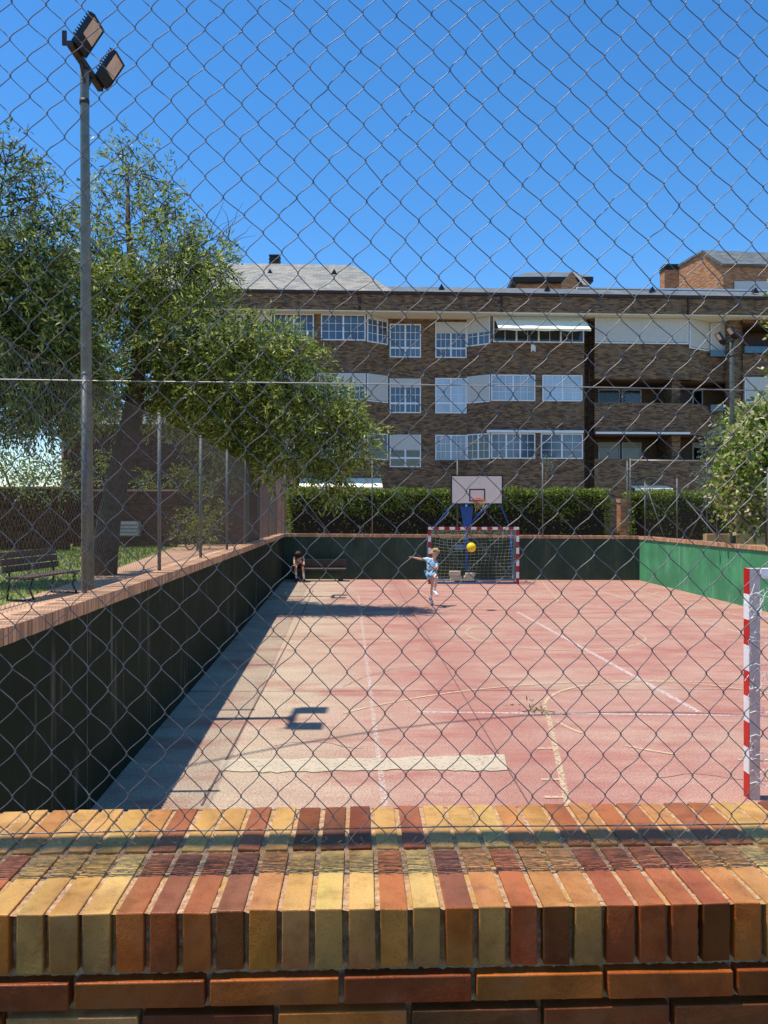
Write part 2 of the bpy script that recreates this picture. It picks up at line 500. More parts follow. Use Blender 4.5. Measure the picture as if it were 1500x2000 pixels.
MT = dict(
    court=court_mat(),
    line=paint_mat('white_line_paint', srgb(228, 204, 190), .49),
    yline=paint_mat('yellow_line_paint', srgb(216, 186, 146), .46),
    thinline=paint_mat('faded_line_paint', srgb(226, 202, 186), .53),
    joint=plain('dark_joint', srgb(108, 82, 74), .9),
    patch=paint_mat('pale_mortar_patch', srgb(208, 190, 160), .40),
    ground=plain('paving_ground', srgb(150, 138, 120), .95, var=.25, scale=.8),
    unseen_dark=plain('unseen_dark_ground', (.09, .085, .08), .9, var=.25, scale=6, bmp=.3),  # dark tone for the unseen sheet that keeps bounce light low
    path=plain('terracotta_path', srgb(190, 148, 116), .9, var=.2, scale=1.5, bmp=.3, bscale=14),
    lawn=plain('lawn_base', (.15, .18, .035), .95, var=.4, scale=2.2),
    grass=leafmat('grass_blade', [(.1, (.09, .13, .02)), (.5, (.18, .24, .04)), (.9, (.3, .32, .08))], .4),
    dgreen=wall_mat('mouldy_shaded_green_paint', (.028, .037, .020), (.017, .022, .011), srgb(104, 100, 88), .5, (.57, .7)),  # green paint with mould, and the left wall's shade darkened into the colour
    bgreen=wall_mat('weathered_shaded_green_paint', (.058, .094, .064), (.038, .050, .030), srgb(92, 94, 80), .6, (.54, .7)),  # weathered green, with the back wall's shade put into a darker colour
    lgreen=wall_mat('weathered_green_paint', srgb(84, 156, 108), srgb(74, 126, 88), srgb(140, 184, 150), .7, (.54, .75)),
    cap=plain('terracotta_coping', srgb(196, 148, 110), .7, var=.2, scale=3, island=.28, bmp=.2),
    walljoint=plain('limewashed_joint', (.10, .10, .085), .9, var=.5, scale=5),
    capmortar=plain('coping_mortar', srgb(120, 96, 74), .95, var=.3, scale=20),
    glazed=glazed_brick_mat(), mortar=mortar_mat(),
    facade=brick_mat('facade_brick', srgb(80, 60, 50), srgb(158, 126, 94), srgb(108, 90, 74)),
    gable=brick_mat('gable_brick', srgb(150, 88, 58), srgb(208, 148, 104), srgb(170, 140, 110)),
    redbrick=brick_mat('garden_brick', srgb(72, 40, 28), srgb(120, 76, 50), srgb(80, 60, 46)),
    slate=slate_mat('weathered_slate', [srgb(92, 92, 88), srgb(126, 124, 112), srgb(156, 146, 126), srgb(174, 142, 106)], .38),
    slate2=slate_mat('grey_slate', [srgb(72, 78, 80), srgb(94, 100, 98), srgb(116, 116, 108), srgb(136, 122, 102)], .36),
    soffit=plain('cream_soffit', srgb(226, 214, 190), .7, var=.06),
    white=plain('white_frame', srgb(236, 238, 240), .45, var=.04),
    shutter=plain('roller_shutter', srgb(202, 198, 190), .6, var=.05),
    darkmetal=plain('dark_metal', srgb(34, 30, 30), .5, metal=.0),
    brownmetal=plain('brown_metal', srgb(58, 40, 36), .5),
    glass=glass_mat('window_glass', (.06, .09, .14), .08),
    curtain=glass_mat('curtained_glass', (.42, .52, .62), .2, .18),
    dark=plain('loggia_shadow_wall', srgb(124, 96, 74), .9, var=.2),
    darkglass=glass_mat('dark_glass', (.02, .028, .03), .1, .3),
    blueglass=glass_mat('balcony_glass', (.05, .12, .16), .15, .3),
    awning=plain('cream_awning', srgb(250, 242, 214), .85, var=.04),
    lattice=lattice_mat(),
    galv=plain('galvanised_steel', srgb(104, 106, 102), .6, metal=.3, var=.2, scale=30),
    wire=plain('galvanised_wire', srgb(108, 104, 102), .42, metal=.4, var=.25, scale=60),
    wire_far=plain('dull_wire', srgb(98, 92, 82), .6, metal=.2, var=.2, scale=20),
    tens=plain('tension_wire', srgb(168, 162, 154), .4, metal=.3, var=.1, scale=30),
    pole=plain('grey_green_pole', srgb(108, 118, 112), .5, var=.22, scale=9, metal=.15),
    lamp=plain('black_lamp_housing', srgb(30, 30, 32), .4, var=.2),
    lens=lens_mat(),
    bracket=plain('rusty_bracket', srgb(62, 56, 54), .6, var=.3, scale=20, metal=.3),
    goal_white=plain('goal_white', srgb(238, 236, 232), .45, var=.05, scale=14),
    goal_red=plain('goal_red', srgb(200, 24, 20), .4, var=.1, scale=14),
    goal_red2=plain('worn_goal_red', srgb(168, 34, 40), .5, var=.15, scale=14),
    alu=plain('dull_aluminium', srgb(196, 190, 182), .6, metal=.1, var=.15, scale=18),
    net=plain('goal_net_cord', srgb(170, 168, 140), .9, var=.1),
    netw=plain('white_net_cord', srgb(232, 230, 224), .9, var=.05),
    blue=plain('blue_paint', srgb(24, 84, 158), .45, var=.15),
    bluegrey=plain('blue_grey_pipe', srgb(96, 128, 160), .45, var=.15),
    board=plain('backboard_white', srgb(240, 226, 206), .5, var=.04),
    black=plain('black_paint', srgb(22, 22, 24), .5),
    orange=plain('hoop_orange', srgb(224, 104, 70), .5, var=.1),
    hoopnet=plain('worn_hoop_net', srgb(176, 150, 90), .9),
    block=plain('pale_concrete_block', srgb(206, 192, 160), .9, var=.15, scale=12, bmp=.4),
    ball=plain('yellow_ball', srgb(252, 208, 22), .35, var=.05),
    balldk=plain('ball_seam', srgb(180, 120, 20), .5),
    wood=plain('weathered_wood', srgb(88, 72, 64), .8, var=.25, scale=12),
    concrete=plain('dark_concrete', srgb(60, 62, 56), .9, var=.25, scale=6),
    bark=plain('tree_bark', srgb(86, 70, 56), .95, var=.4, scale=9, bmp=.8, bscale=14),
    leaf=leafmat('narrow_leaf', [(.2, (.035, .065, .012)), (.42, (.11, .16, .025)), (.62, (.34, .40, .07)), (.85, (.60, .60, .18))], .36, .4),
    leaf2=leafmat('grey_green_leaf', [(.2, (.035, .06, .015)), (.45, (.10, .14, .03)), (.66, (.26, .31, .07)), (.88, (.48, .50, .16))], .34, .4),
    hedge=leafmat('hedge_leaf', [(.15, (.035, .06, .01)), (.5, (.17, .24, .035)), (.85, (.40, .46, .09))], .4, .4),
    varieg=leafmat('variegated_leaf', [(.25, (.10, .17, .02)), (.5, (.28, .38, .05)), (.64, (.55, .52, .22)), (.92, (.85, .76, .5))], .4),
    olive=leafmat('olive_leaf', [(.2, (.10, .13, .09)), (.6, (.20, .24, .17)), (.9, (.30, .33, .25))], .3),
    lime=leafmat('lime_shrub_leaf', [(.2, (.10, .14, .02)), (.6, (.24, .27, .03)), (.9, (.4, .38, .06))], .35),
    core=plain('hedge_inner_twigs', srgb(44, 32, 22), 1.0, var=.5, scale=12),
    skin=plain('skin', srgb(232, 184, 152), .55, var=.05, scale=20),
    skin2=plain('tanned_skin', srgb(216, 160, 128), .55, var=.05, scale=20),
    blond=plain('blond_hair', srgb(214, 180, 122), .6, var=.3, scale=60),
    brownhair=plain('dark_brown_hair', srgb(62, 36, 26), .6, var=.3, scale=60),
    shoe_w=plain('white_shoe', srgb(232, 228, 220), .6, var=.05),
    shoe_g=plain('grey_blue_shoe', srgb(92, 104, 122), .6, var=.15, scale=20),
    sock=plain('white_sock', srgb(236, 234, 230), .8, var=.03),
    blackcloth=plain('black_cloth', srgb(26, 24, 26), .9, var=.2),
    greycloth=plain('grey_cloth', srgb(112, 108, 128), .9, var=.15),
    eye=plain('eye_dark', srgb(30, 22, 20), .3),
    lip=plain('lip', srgb(176, 92, 84), .5),
    steelbox=plain('grey_steel_box', srgb(150, 150, 150), .5, metal=.3, var=.1),
    pinkwood=plain('grey_pink_boards', srgb(164, 132, 118), .8, var=.15, scale=4),
    cable=plain('black_cable', (.02, .02, .02), .6),
    hillg=plain('far_green', (.05, .08, .03), 1),
)

def cloth_pattern():
    m, nt, p = nodes('patterned_blue_cloth')
    P = pos(nt)
    c = ramp(nt, noise(nt, P, 17, 2), [(.36, srgb(30, 60, 96)), (.42, srgb(110, 190, 220)), (.5, srgb(206, 228, 238)), (.57, srgb(140, 206, 228)), (.62, srgb(40, 70, 110)), (.66, srgb(220, 232, 240))])
    L(nt, c, p.inputs['Base Color']); p.inputs['Roughness'].default_value = .85
    return m
MT['patterned'] = cloth_pattern()

# ------------------------------------------------------------------ ground, court floor and its markings
def wallL(Y): return -2.54 - .052 * (Y - 6.69)          # face of the left court wall
def wallR(Y): return 9.25 + .045 * (27.6 - Y)           # face of the right court wall
def wallB(X): return 28.2 - .03 * (X + 3.6)             # face of the back court wall
TH = math.atan(.032)
FD = Vector((math.cos(TH), math.sin(TH), 0)); FN = Vector((-math.sin(TH), math.cos(TH), 0))
F0 = Vector((0, 1.459, 0))                              # outer edge of the front wall, straight ahead of the camera
def fw(u, v, z): return F0 + FD * u + FN * v + Vector((0, 0, z))

mb = MB()
fl = [(wallL(1.9) - .1, 1.75), (wallR(2.2) + .1, 2.1), (wallR(27.6) + .1, wallB(9.3) + .1), (wallL(28.2) - .1, wallB(-3.6) + .1)]
mb.face([(x, y, 0) for x, y in fl])
solo('court_floor', mb, MT['court'], (0, 0, 0), kind='structure')

GZ = .9
mb = MB()
B_ = 900
xl = [wallL(1.9) - .2, wallL(28.2) - .2]
hole = [(wallL(1.9) - .2, 1.62), (wallR(2.2) + .2, 1.9), (wallR(27.6) + .2, wallB(9.3) + .2), (wallL(28.2) - .2, wallB(-3.6) + .2)]
out = [(-B_, -B_), (B_, -B_), (B_, B_), (-B_, B_)]
for k in range(4):
    a, b = hole[k], hole[(k + 1) % 4]; c, d = out[(k + 1) % 4], out[k]
    mb.face([(d[0], d[1], GZ), (c[0], c[1], GZ), (b[0], b[1], GZ), (a[0], a[1], GZ)])
solo('ground', mb, MT['ground'], (0, 0, 0), kind='structure')
mb = MB()
mb.face([(-200, -60, GZ + .004), (200, -60, GZ + .004), (200, 1.2, GZ + .004), (-200, 1.2, GZ + .004)])  # dark sheet behind the camera, added to cut bounce on wires and brick faces
solo('unseen_ground', mb, MT['unseen_dark'], (0, 0, 0), kind='structure')
mb = MB()
mb.face([(-60, 10, GZ + .004), (-6.3, 10, GZ + .004), (-7.6, 22, GZ + .004), (-9.5, 36, GZ + .004), (-60, 36, GZ + .004)])
solo('lawn', mb, MT['lawn'], (0, 0, 0), kind='structure')
mb = MB()
mb.face([(-6.3, 3, GZ + .004), (wallL(3) - .3, 3, GZ + .004), (wallL(28) - .3, 28, GZ + .004), (-4.6, 44, GZ + .004), (-8.6, 44, GZ + .004), (-9.4, 36, GZ + .004), (-7.6, 22, GZ + .004), (-6.3, 10, GZ + .004)])
solo('path', mb, MT['path'], (0, 0, 0), kind='structure')
# grass blades
n = 16000
gx = rng.uniform(-20, -6.4, n); gy = rng.uniform(11, 36, n)
ok = gx < np.interp(gy, [10, 22, 36], [-6.35, -7.65, -9.5]); gx = gx[ok]; gy = gy[ok]; n = len(gx)
hh = rng.uniform(.05, .12, n); an = rng.uniform(0, 6.28, n)
V = np.zeros((n, 3, 3)); w = .03
V[:, 0] = np.stack([gx - w * np.cos(an), gy - w * np.sin(an), np.full(n, GZ)], 1)
V[:, 1] = np.stack([gx + w * np.cos(an), gy + w * np.sin(an), np.full(n, GZ)], 1)
V[:, 2] = np.stack([gx + rng.normal(0, .04, n), gy + rng.normal(0, .04, n), GZ + hh], 1)
o = link('grass', npmesh('grass', V.reshape(-1, 3), np.arange(n * 3).reshape(-1, 3), MT['grass']))
tag(o, 'short green grass beside the garden bench', 'grass', kind='stuff')

def strip(mb, pts, w, z):
    pts = [Vector((p[0], p[1], 0)) for p in pts]
    for i, (a, b) in enumerate(zip(pts, pts[1:])):
        t = (b - a).normalized(); s = Vector((-t.y, t.x, 0)) * w / 2
        t0 = (a - pts[i - 1]).normalized() if i else t
        t1 = (pts[i + 2] - b).normalized() if i + 2 < len(pts) else t
        sa = (t0 + t).normalized(); sb = (t1 + t).normalized()
        sa = Vector((-sa.y, sa.x, 0)) * w / 2; sb = Vector((-sb.y, sb.x, 0)) * w / 2
        mb.face([(a - sa) + Vector((0, 0, z)), (b - sb) + Vector((0, 0, z)), (b + sb) + Vector((0, 0, z)), (a + sa) + Vector((0, 0, z))])

def arc(cx, cy, r, a0, a1, n=40):
    return [(cx + r * math.cos(R(a0 + (a1 - a0) * i / n)), cy + r * math.sin(R(a0 + (a1 - a0) * i / n))) for i in range(n + 1)]

mw = MB()
for a, b, w in (((815, 1391), (1480, 1398), .065), ((1127, 1141), (1456, 1239), .05),
                ((1197, 1141), (1470, 1209), .05), ((1010, 1195), (1365, 1391), .085),):
    strip(mw, [gnd(*a)[:2], gnd(*b)[:2]], w, .004)
solo('white_court_lines', mw, MT['line'], (0, 0, 0), kind='structure')
mf = MB(); strip(mf, [gnd(700, 1162)[:2], gnd(752, 1576)[:2]], .055, .004); strip(mf, [gnd(672, 1139)[:2], gnd(699, 1161)[:2]], .05, .0045)
solo('faded_court_line', mf, MT['thinline'], (0, 0, 0), kind='structure')
my = MB()
strip(my, arc(3.5, 15.85, 1.8, 0, 360, 64), .05, .008)
strip(my, arc(3.87, 9.72, 1.8, 0, 180, 32), .05, .008)
for a in (186, 222, 258, 294, 330):
    strip(my, arc(3.87, 9.72, 1.8, a + 5, a + 22, 6), .05, .008)
strip(my, arc(3.87, 5.35, 6.2, 20, 135, 60), .05, .008)
strip(my, arc(3.15, 22.05, 1.8, 180, 360, 32), .05, .008)
strip(my, arc(2.95, 26.6, 6.2, 205, 335, 50), .05, .008)
strip(my, [(2.07, 9.7), (1.56, 6.4), (1.1, 3.4)], .06, .008)
strip(my, [(5.67, 9.7), (6.9, 3.4)], .06, .008)
strip(my, [(1.35, 22.0), (.7, 27.2)], .05, .008)
strip(my, [(4.95, 22.0), (5.6, 27.2)], .05, .008)
strip(my, [(1.35, 22.0), (4.95, 22.0)], .05, .008)
for y in (8.3, 7.35, 6.9):
    strip(my, [(1.56 + (y - 6.4) * .155 - .2, y), (1.56 + (y - 6.4) * .155, y)], .05, .0085)
solo('yellow_court_lines', my, MT['yline'], (0, 0, 0), kind='structure')
mj = MB()
strip(mj, [gnd(850, 1267)[:2], gnd(1036, 1576)[:2], (1.6, 3)], .014, .004)
strip(mj, [gnd(850, 1267)[:2], gnd(770, 1139)[:2]], .014, .004)
strip(mj, [gnd(580, 1222)[:2], gnd(394, 1574)[:2]], .022, .004)
strip(mj, [gnd(612, 1152)[:2], gnd(580, 1222)[:2]], .022, .004)
for y in (6.6, 10.9, 15.2, 19.6, 24.0):
    strip(mj, [(wallL(y), y), (wallR(y), y + .18)], .012, .004)
solo('floor_joints', mj, MT['joint'], (0, 0, 0), kind='structure')
mk = MB(); rc_ = random.Random(12)
for (x, y, a, ln) in ((2.6, 7.4, .2, 1.6), (-.6, 11.2, 1.3, 2.2), (4.6, 12.6, 2.6, 1.8), (.4, 16.5, .6, 2.4), (6.2, 16.8, 1.9, 2.2), (-1.2, 8.4, .9, 1.1)):
    pts = [(x, y)]
    for q in range(14):
        a += rc_.uniform(-.45, .45); pts.append((pts[-1][0] + math.cos(a) * ln / 14, pts[-1][1] + math.sin(a) * ln / 14))
    strip(mk, pts, .008, .0035)
solo('floor_cracks', mk, MT['joint'], (0, 0, 0), kind='structure')
mp = MB()
tp = []; bt = []
for i in range(41):
    t = i / 40
    px = 430 + t * 555
    tp.append(gnd(px, 1487 - 10 * t + random.uniform(-1.6, 1.6) - 1.2 * math.sin(t * 9)))
    bt.append(gnd(px + (6 if i == 40 else 0), 1508 - 2 * t + random.uniform(-2, 2) + 2 * math.sin(t * 7)))
for i in range(40):
    mp.face([bt[i] + Vector((0, 0, .0105)), bt[i + 1] + Vector((0, 0, .0105)), tp[i + 1] + Vector((0, 0, .0105)), tp[i] + Vector((0, 0, .0105))])
solo('repair_strip', mp, MT['patch'], (0, 0, 0), kind='structure')

# ------------------------------------------------------------------ court walls with soldier-course copings
def court_wall(p0, p1, z0, z1, out, thick, mat, label, over=.035, grp=None):
    """p0->p1 along the inner face; out = unit vector away from the court"""
    p0 = Vector((*p0, 0)); p1 = Vector((*p1, 0)); t = p1 - p0; Ln = t.length; t.normalize(); out = Vector((*out, 0))
    root = thing('court_wall', label, 'wall', tuple(p0))
    m1 = MB()
    ns = 12
    hz = lambda s: z0 + (z1 - z0) * s / Ln
    h = .112
    # body in pieces so that it follows the slope of the top
    for i in range(ns):
        a = Ln * i / ns; b = Ln * (i + 1) / ns
        A = p0 + t * a; B = p0 + t * b; za = hz(a) - h - .004; zb = hz(b) - h - .004
        m1.face([A + Vector((0, 0, -.05)), B + Vector((0, 0, -.05)), B + Vector((0, 0, zb)), A + Vector((0, 0, za))])
        A2 = A + out * thick; B2 = B + out * thick
        m1.face([B2 + Vector((0, 0, -.05)), A2 + Vector((0, 0, -.05)), A2 + Vector((0, 0, za)), B2 + Vector((0, 0, zb))])
        m1.face([A + Vector((0, 0, za)), B + Vector((0, 0, zb)), B2 + Vector((0, 0, zb)), A2 + Vector((0, 0, za))])
    for s in (0, Ln):
        A = p0 + t * s; A2 = A + out * thick; z = hz(s) - h
        m1.face([A + Vector((0, 0, -.05)), A2 + Vector((0, 0, -.05)), A2 + Vector((0, 0, z)), A + Vector((0, 0, z))])
    part('wall', m1, mat, root)
    mc = MB(); mm = MB()
    nb = int(Ln / .0625); pit = Ln / nb
    for i in range(nb):
        s = i * pit
        j = random.uniform(-.003, .003)
        mc.fbox(p0, t, out, (0, 0, 1), (s + .005, s + pit - .005), (-over + j, thick + .01 + j), (hz(s) - h, hz(s) + random.uniform(-.002, .002)), jit=.001)
    part('brick_coping', mc, MT['cap'], root)
    for i in range(ns):
        a = Ln * i / ns; b = Ln * (i + 1) / ns
        mm.fbox(p0, t, out, (0, 0, 1), (a, b), (-over + .008, thick + .004), (hz(a) - h - .002, hz(b) - .007))
    part('mortar', mm, MT['capmortar'], root)
    return root

def zcap0(Y): return 1.86 + (1.675 - 1.86) * (Y - 2.05) / 26.15
ll = Vector((wallL(28) - wallL(2), 26, 0)).normalized()
lo_ = (-ll.y, ll.x)
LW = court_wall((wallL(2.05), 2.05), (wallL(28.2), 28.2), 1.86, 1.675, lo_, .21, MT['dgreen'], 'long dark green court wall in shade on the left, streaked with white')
for Y in (6.55, 10.7, 15.4, 20.1, 24.8):
    mjn = MB(); p_ = Vector((wallL(Y), Y, 0))
    mjn.fbox(p_, ll, Vector((ll.y, -ll.x, 0)), (0, 0, 1), (-.006, .006), (-.01, .003), (0, zcap0(Y) - .125))
    part('wall_joint', mjn, MT['walljoint'], LW)
bl = Vector((1, -.03, 0)).normalized()
court_wall((wallL(28.2) + .0, wallB(-3.65)), (9.26, wallB(9.26)), 1.675, 1.6, (-bl.y, bl.x), .25, MT['bgreen'], 'shaded green back wall of the court behind the far goal and low bench')
rl = Vector((wallR(2) - wallR(27.5), -25.5, 0)).normalized()
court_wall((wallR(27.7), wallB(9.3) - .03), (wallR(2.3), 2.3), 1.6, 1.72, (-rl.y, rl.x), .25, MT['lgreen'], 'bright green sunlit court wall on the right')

# ------------------------------------------------------------------ front brick wall
WT = 1.84
root = thing('brick_wall', 'glazed orange and brown brick wall in the foreground under the wire mesh', 'wall', (0, 1.459, GZ))
TAN = (230, 178, 108); PALE = (242, 198, 124); ORG = (218, 152, 92); RED = (186, 112, 74); PUR = (160, 102, 76); DK = (150, 88, 52)
f_tan = (150, 100, 52); f_br = (122, 62, 20); f_dk = (98, 44, 16); f_or = (148, 82, 30)
front = [(TAN, f_or), (TAN, f_tan), ((226, 172, 100), f_tan), (PALE, f_tan), (RED, f_br), (PUR, f_dk), (RED, f_br), (PUR, (78, 38, 12)), (ORG, f_or), (TAN, (130, 86, 48)),
         (PALE, f_tan), (PALE, f_tan), ((206, 124, 76), (116, 76, 34)), (PALE, f_tan), (PUR, f_br), ((218, 152, 92), f_tan), ((208, 122, 76), f_dk), (ORG, (68, 34, 6)),
         ((220, 156, 96), f_tan), ((198, 114, 74), f_dk), ((198, 116, 74), f_dk), ((202, 120, 78), f_dk), ((190, 112, 76), (66, 33, 6)), (ORG, f_br)]
back = [TAN, ORG, TAN, TAN, (220, 168, 96), ORG, RED, TAN, TAN, RED, TAN, (150, 84, 50), (146, 86, 54), (150, 80, 50), TAN, RED, TAN, TAN, PALE, ORG, (220, 160, 92), (196, 120, 72), ORG, (196, 116, 70), RED, ORG, RED]
PIT = .0622
mc = MB()
# lighten albedo from displayed colours (front faces are in shade there, so lift those)
def alb(c, k):
    q = srgb(*c); return (min(.9, q[0] * k), min(.9, q[1] * k * .96), min(.9, q[2] * k * .82))
def vary(c, a=.12):
    k = 1 + random.uniform(-a, a); return tuple(v * k for v in c)
rF = random.Random(3)
for i in range(-58, 150):
    u0 = -.758 + i * PIT
    if 0 <= i < len(front): ct, cf = front[i]
    else: ct, cf = rF.choice(front)
    T = alb(ct, .75); Fc = alb(cf, 3.3)
    if max(Fc) > .55: Fc = tuple(v * .55 / max(Fc) for v in Fc)
    T2 = tuple(v * rF.uniform(.78, 1) for v in T); Fb = tuple(v * rF.uniform(.6, .95) for v in Fc); Fs = vary(Fc, .1)
    g = .0055
    x = (u0 + g + rF.uniform(-.001, .001), u0 + PIT - g + rF.uniform(-.001, .001))
    # faces: -x +x -y(front) +y -z +z(top); corner order of front (0,1,5,4): bottom,bottom,top,top ; top (4,5,7,6): front,front,back,back
    mc.fbox(F0, FD, FN, (0, 0, 1), x, (rF.uniform(-.0015, .0015), .248), (WT - .113, WT + rF.uniform(-.0015, .0015)),
            cols=[Fc, Fc, [Fb, Fb, Fs, Fc], T, Fc, [T2, T, T, vary(T, .06)]], jit=.0012)
    u1 = -.885 + (i) * PIT
    k = i
    cb = back[k] if 0 <= k < len(back) else rF.choice(back)
    T = alb(cb, .75); T3 = tuple(v * rF.uniform(.5, 1) for v in T) if cb[0] < 160 else tuple(v * rF.uniform(.85, 1.05) for v in T)
    x = (u1 + g, u1 + PIT - g)
    mc.fbox(F0, FD, FN, (0, 0, 1), x, (.263, .503), (WT - .113, WT + rF.uniform(-.0015, .0015)), cols=[T, T, T, T, T, [T3, T3, T, T]], jit=.0012)
cop = part('brick_coping', mc, MT['glazed'], root)
bv = cop.modifiers.new('bevel', 'BEVEL'); bv.width = .0026; bv.segments = 2; bv.limit_method = 'ANGLE'
ms = MB()
str1 = [(86, 40, 16), (94, 46, 16), (106, 54, 18), (80, 36, 14), (110, 58, 20), (100, 50, 16), (84, 38, 14)]
str2 = [(126, 88, 54), (78, 38, 16), (122, 70, 30), (74, 38, 16), (80, 40, 16), (74, 38, 16), (130, 92, 58)]
edges1 = -.585; edges2 = -.7115
for row in range(13):
    zt = WT - .113 - .0145 - row * .0635
    zb = zt - .049
    if zb < GZ: break
    off = -.8365 if row % 2 == 0 else -.7085
    for i in range(-16, 42):
        u0 = off + (i) * .252
        cl = (str1 if row % 2 == 0 else str2)
        c = cl[i] if (row < 2 and 0 <= i < len(cl)) else rF.choice(str1 + str2)
        A = alb(c, 3.0); Bc = tuple(v * rF.uniform(.45, 1.0) for v in A)
        ms.fbox(F0, FD, FN, (0, 0, 1), (u0 + .005, u0 + .247), (-.007 + rF.uniform(-.0012, .0012), .48), (zb, zt), cols=[A, A, [Bc, A, A, Bc] if rF.random() < .5 else [A, Bc, A, A], A, A, A], jit=.001)
st = part('stretcher_brick', ms, MT['glazed'], root)
bv = st.modifiers.new('bevel', 'BEVEL'); bv.width = .0025; bv.segments = 2; bv.limit_method = 'ANGLE'
mm = MB()
NX = 420
def grid(fn, nx, ny):
    base = len(mm.v)
    for j in range(ny + 1):
        for i in range(nx + 1):
            mm.v.append(tuple(fn(i / nx, j / ny)))
    for j in range(ny):
        for i in range(nx):
            a = base + j * (nx + 1) + i
            mm.f.append((a, a + 1, a + nx + 2, a + nx + 1)); mm.mi.append(0); mm.c.append(None)
gn = np.random.default_rng(5)
jt = gn.normal(0, 1, (64, NX + 1))
grid(lambda s, t: fw(-1.5 + 3.0 * s, .004 + .492 * t, WT - .0048 + .0009 * jt[int(t * 60), int(s * NX)] - (.004 if abs(.004 + .492 * t - .255) < .008 else 0)), NX, 60)
grid(lambda s, t: fw(-1.5 + 3.0 * s, .021 + .002 * jt[int(t * 30), int(s * NX)], WT - .004 - .36 * t), NX, 30)
for a, b in ((-4.2, -1.5), (1.5, 8.8)):
    mm.face([fw(a, .004, WT - .0035), fw(b, .004, WT - .0035), fw(b, .496, WT - .0035), fw(a, .496, WT - .0035)])
    mm.face([fw(a, .005, GZ - .3), fw(b, .005, GZ - .3), fw(b, .005, WT - .004), fw(a, .005, WT - .004)])
mm.face([fw(-1.5, .0105, GZ - .3), fw(1.5, .0105, GZ - .3), fw(1.5, .0105, WT - .364), fw(-1.5, .0105, WT - .364)])
mm.face([fw(-4.2, .496, WT - .0035), fw(8.8, .496, WT - .0035), fw(8.8, .496, -.1), fw(-4.2, .496, -.1)])
part('mortar', mm, MT['mortar'], root, smooth=True)

# ------------------------------------------------------------------ front chain-link fence
root = thing('chain_link_fence', 'large wire mesh fence right in front of the camera on the glazed brick wall', 'fence', tuple(fw(0, .15, WT)), 'wire mesh fences round the court')
pu, pz = .03875, .0428
J0, J1 = -2, 53
iu = np.arange(-62, 112)
ZB = 2.004 - (0.0)
jj = np.arange(J0, J1 + 1)
NI = np.arange(iu[0], iu[-1] + 2)
nzx = rng.normal(0, .0018, (len(NI), len(jj))); nzz = rng.normal(0, .0016, (len(NI), len(jj))); nzd = rng.normal(0, .002, (len(NI), len(jj)))
lowx = np.sin(NI[:, None] * .13 + jj[None, :] * .09) * .003 + np.sin(NI[:, None] * .05 - jj[None, :] * .17 + 2) * .003
lowz = np.sin(NI[:, None] * .09 + jj[None, :] * .06 + 1) * .003
def bent(px, py, dx, dz, s=1.6):
    k = (px - 750) / F * 1.68 ; z = EYE + (HOR - py) / F * 1.68
    i0 = (k + .764 + .031 * (z - 2.0)) / pu; j0 = (z - 1.998) / pz
    g = np.exp(-(((NI[:, None] - i0) ** 2 + (jj[None, :] - j0) ** 2) / (2 * s * s)))
    return g * dx, g * dz
for q in ((735, 485, .012, -.008), (1020, 90, -.012, .0), (540, 480, .008, .006), (1180, 640, .01, 0), (300, 1250, -.01, .008), (1270, 1100, .012, -.008), (950, 200, -.008, .004), (60, 1380, .006, .01)):
    bx, bz = bent(*q); lowx = lowx + bx; lowz = lowz + bz
KZ = 1.998 + pz * jj[None, :] + nzz + lowz
KU = -.764 + pu * NI[:, None] - .031 * (pz * jj[None, :]) + nzx + lowx + .0 * KZ
KV = .150 + .066 * (KZ - 2.0) + nzd + .004 * np.sin(NI[:, None] * .2 + jj[None, :] * .15)
KZ = KZ - .014 * (KU) * .5
P_ = []
ts = np.array([.05, .14, .3, .5, .7, .86, .95])
sc_a, sc_b = .05, .018
for wi in range(len(iu)):
    pts = []
    for q, j in enumerate(jj):
        left = (iu[wi] + j) % 2 == 0
        a = (wi if left else wi + 1)
        k0 = np.array([KU[a, q] + (-.0016 if left else .0016), KV[a, q] + .0, KZ[a, q]])
        pts.append(k0)
        if q + 1 < len(jj):
            b = (wi + 1 if left else wi)
            k1 = np.array([KU[b, q + 1] + (.0016 if left else -.0016), KV[b, q + 1], KZ[b, q + 1]])
            sc = sc_a if left else sc_b
            dd = -.0026 if left else .0026
            for t in ts:
                tx = t - sc * math.sin(2 * math.pi * t)
                # left peak going up to the right = '/' segment
                p = k0 * (1 - t) + k1 * t
                p[0] = k0[0] * (1 - tx) + k1[0] * tx
                p[1] += dd * min(1, 4 * t, 4 * (1 - t))
                pts.append(p)
    P_.append(pts)
P_ = np.array(P_)
W = np.array([F0.x, F0.y, 0])[None, None] + P_[..., 0:1] * np.array(FD)[None, None] + P_[..., 1:2] * np.array(FN)[None, None] + P_[..., 2:3] * np.array([0, 0, 1.0])
V1, Q1 = wires(W, .00106, 6, tuple(FN))
# bent-over wire ends along the bottom
hk = []
for wi in range(len(iu)):
    e = P_[wi, 0]
    sgn = 1 if (iu[wi] + J0) % 2 == 0 else -1
    h = [e, e + np.array([-.004 * sgn, .003, -.007]), e + np.array([-.016 * sgn, .002, -.013]), e + np.array([-.026 * sgn, -.003, -.008 + rng.normal(0, .003)]), e + np.array([-.018 * sgn, -.004, .002 + rng.normal(0, .003)])]
    hk.append(h)
hk = np.array(hk)
Wh = np.array([F0.x, F0.y, 0])[None, None] + hk[..., 0:1] * np.array(FD)[None, None] + hk[..., 1:2] * np.array(FN)[None, None] + hk[..., 2:3] * np.array([0, 0, 1.0])
V2, Q2 = wires(Wh, .0011, 4, tuple(FN))
part('wire_mesh', npmesh('wire_mesh', np.concatenate([V1, V2]), np.concatenate([Q1, Q2 + len(V1)]), MT['wire'], smooth=True), None, root)
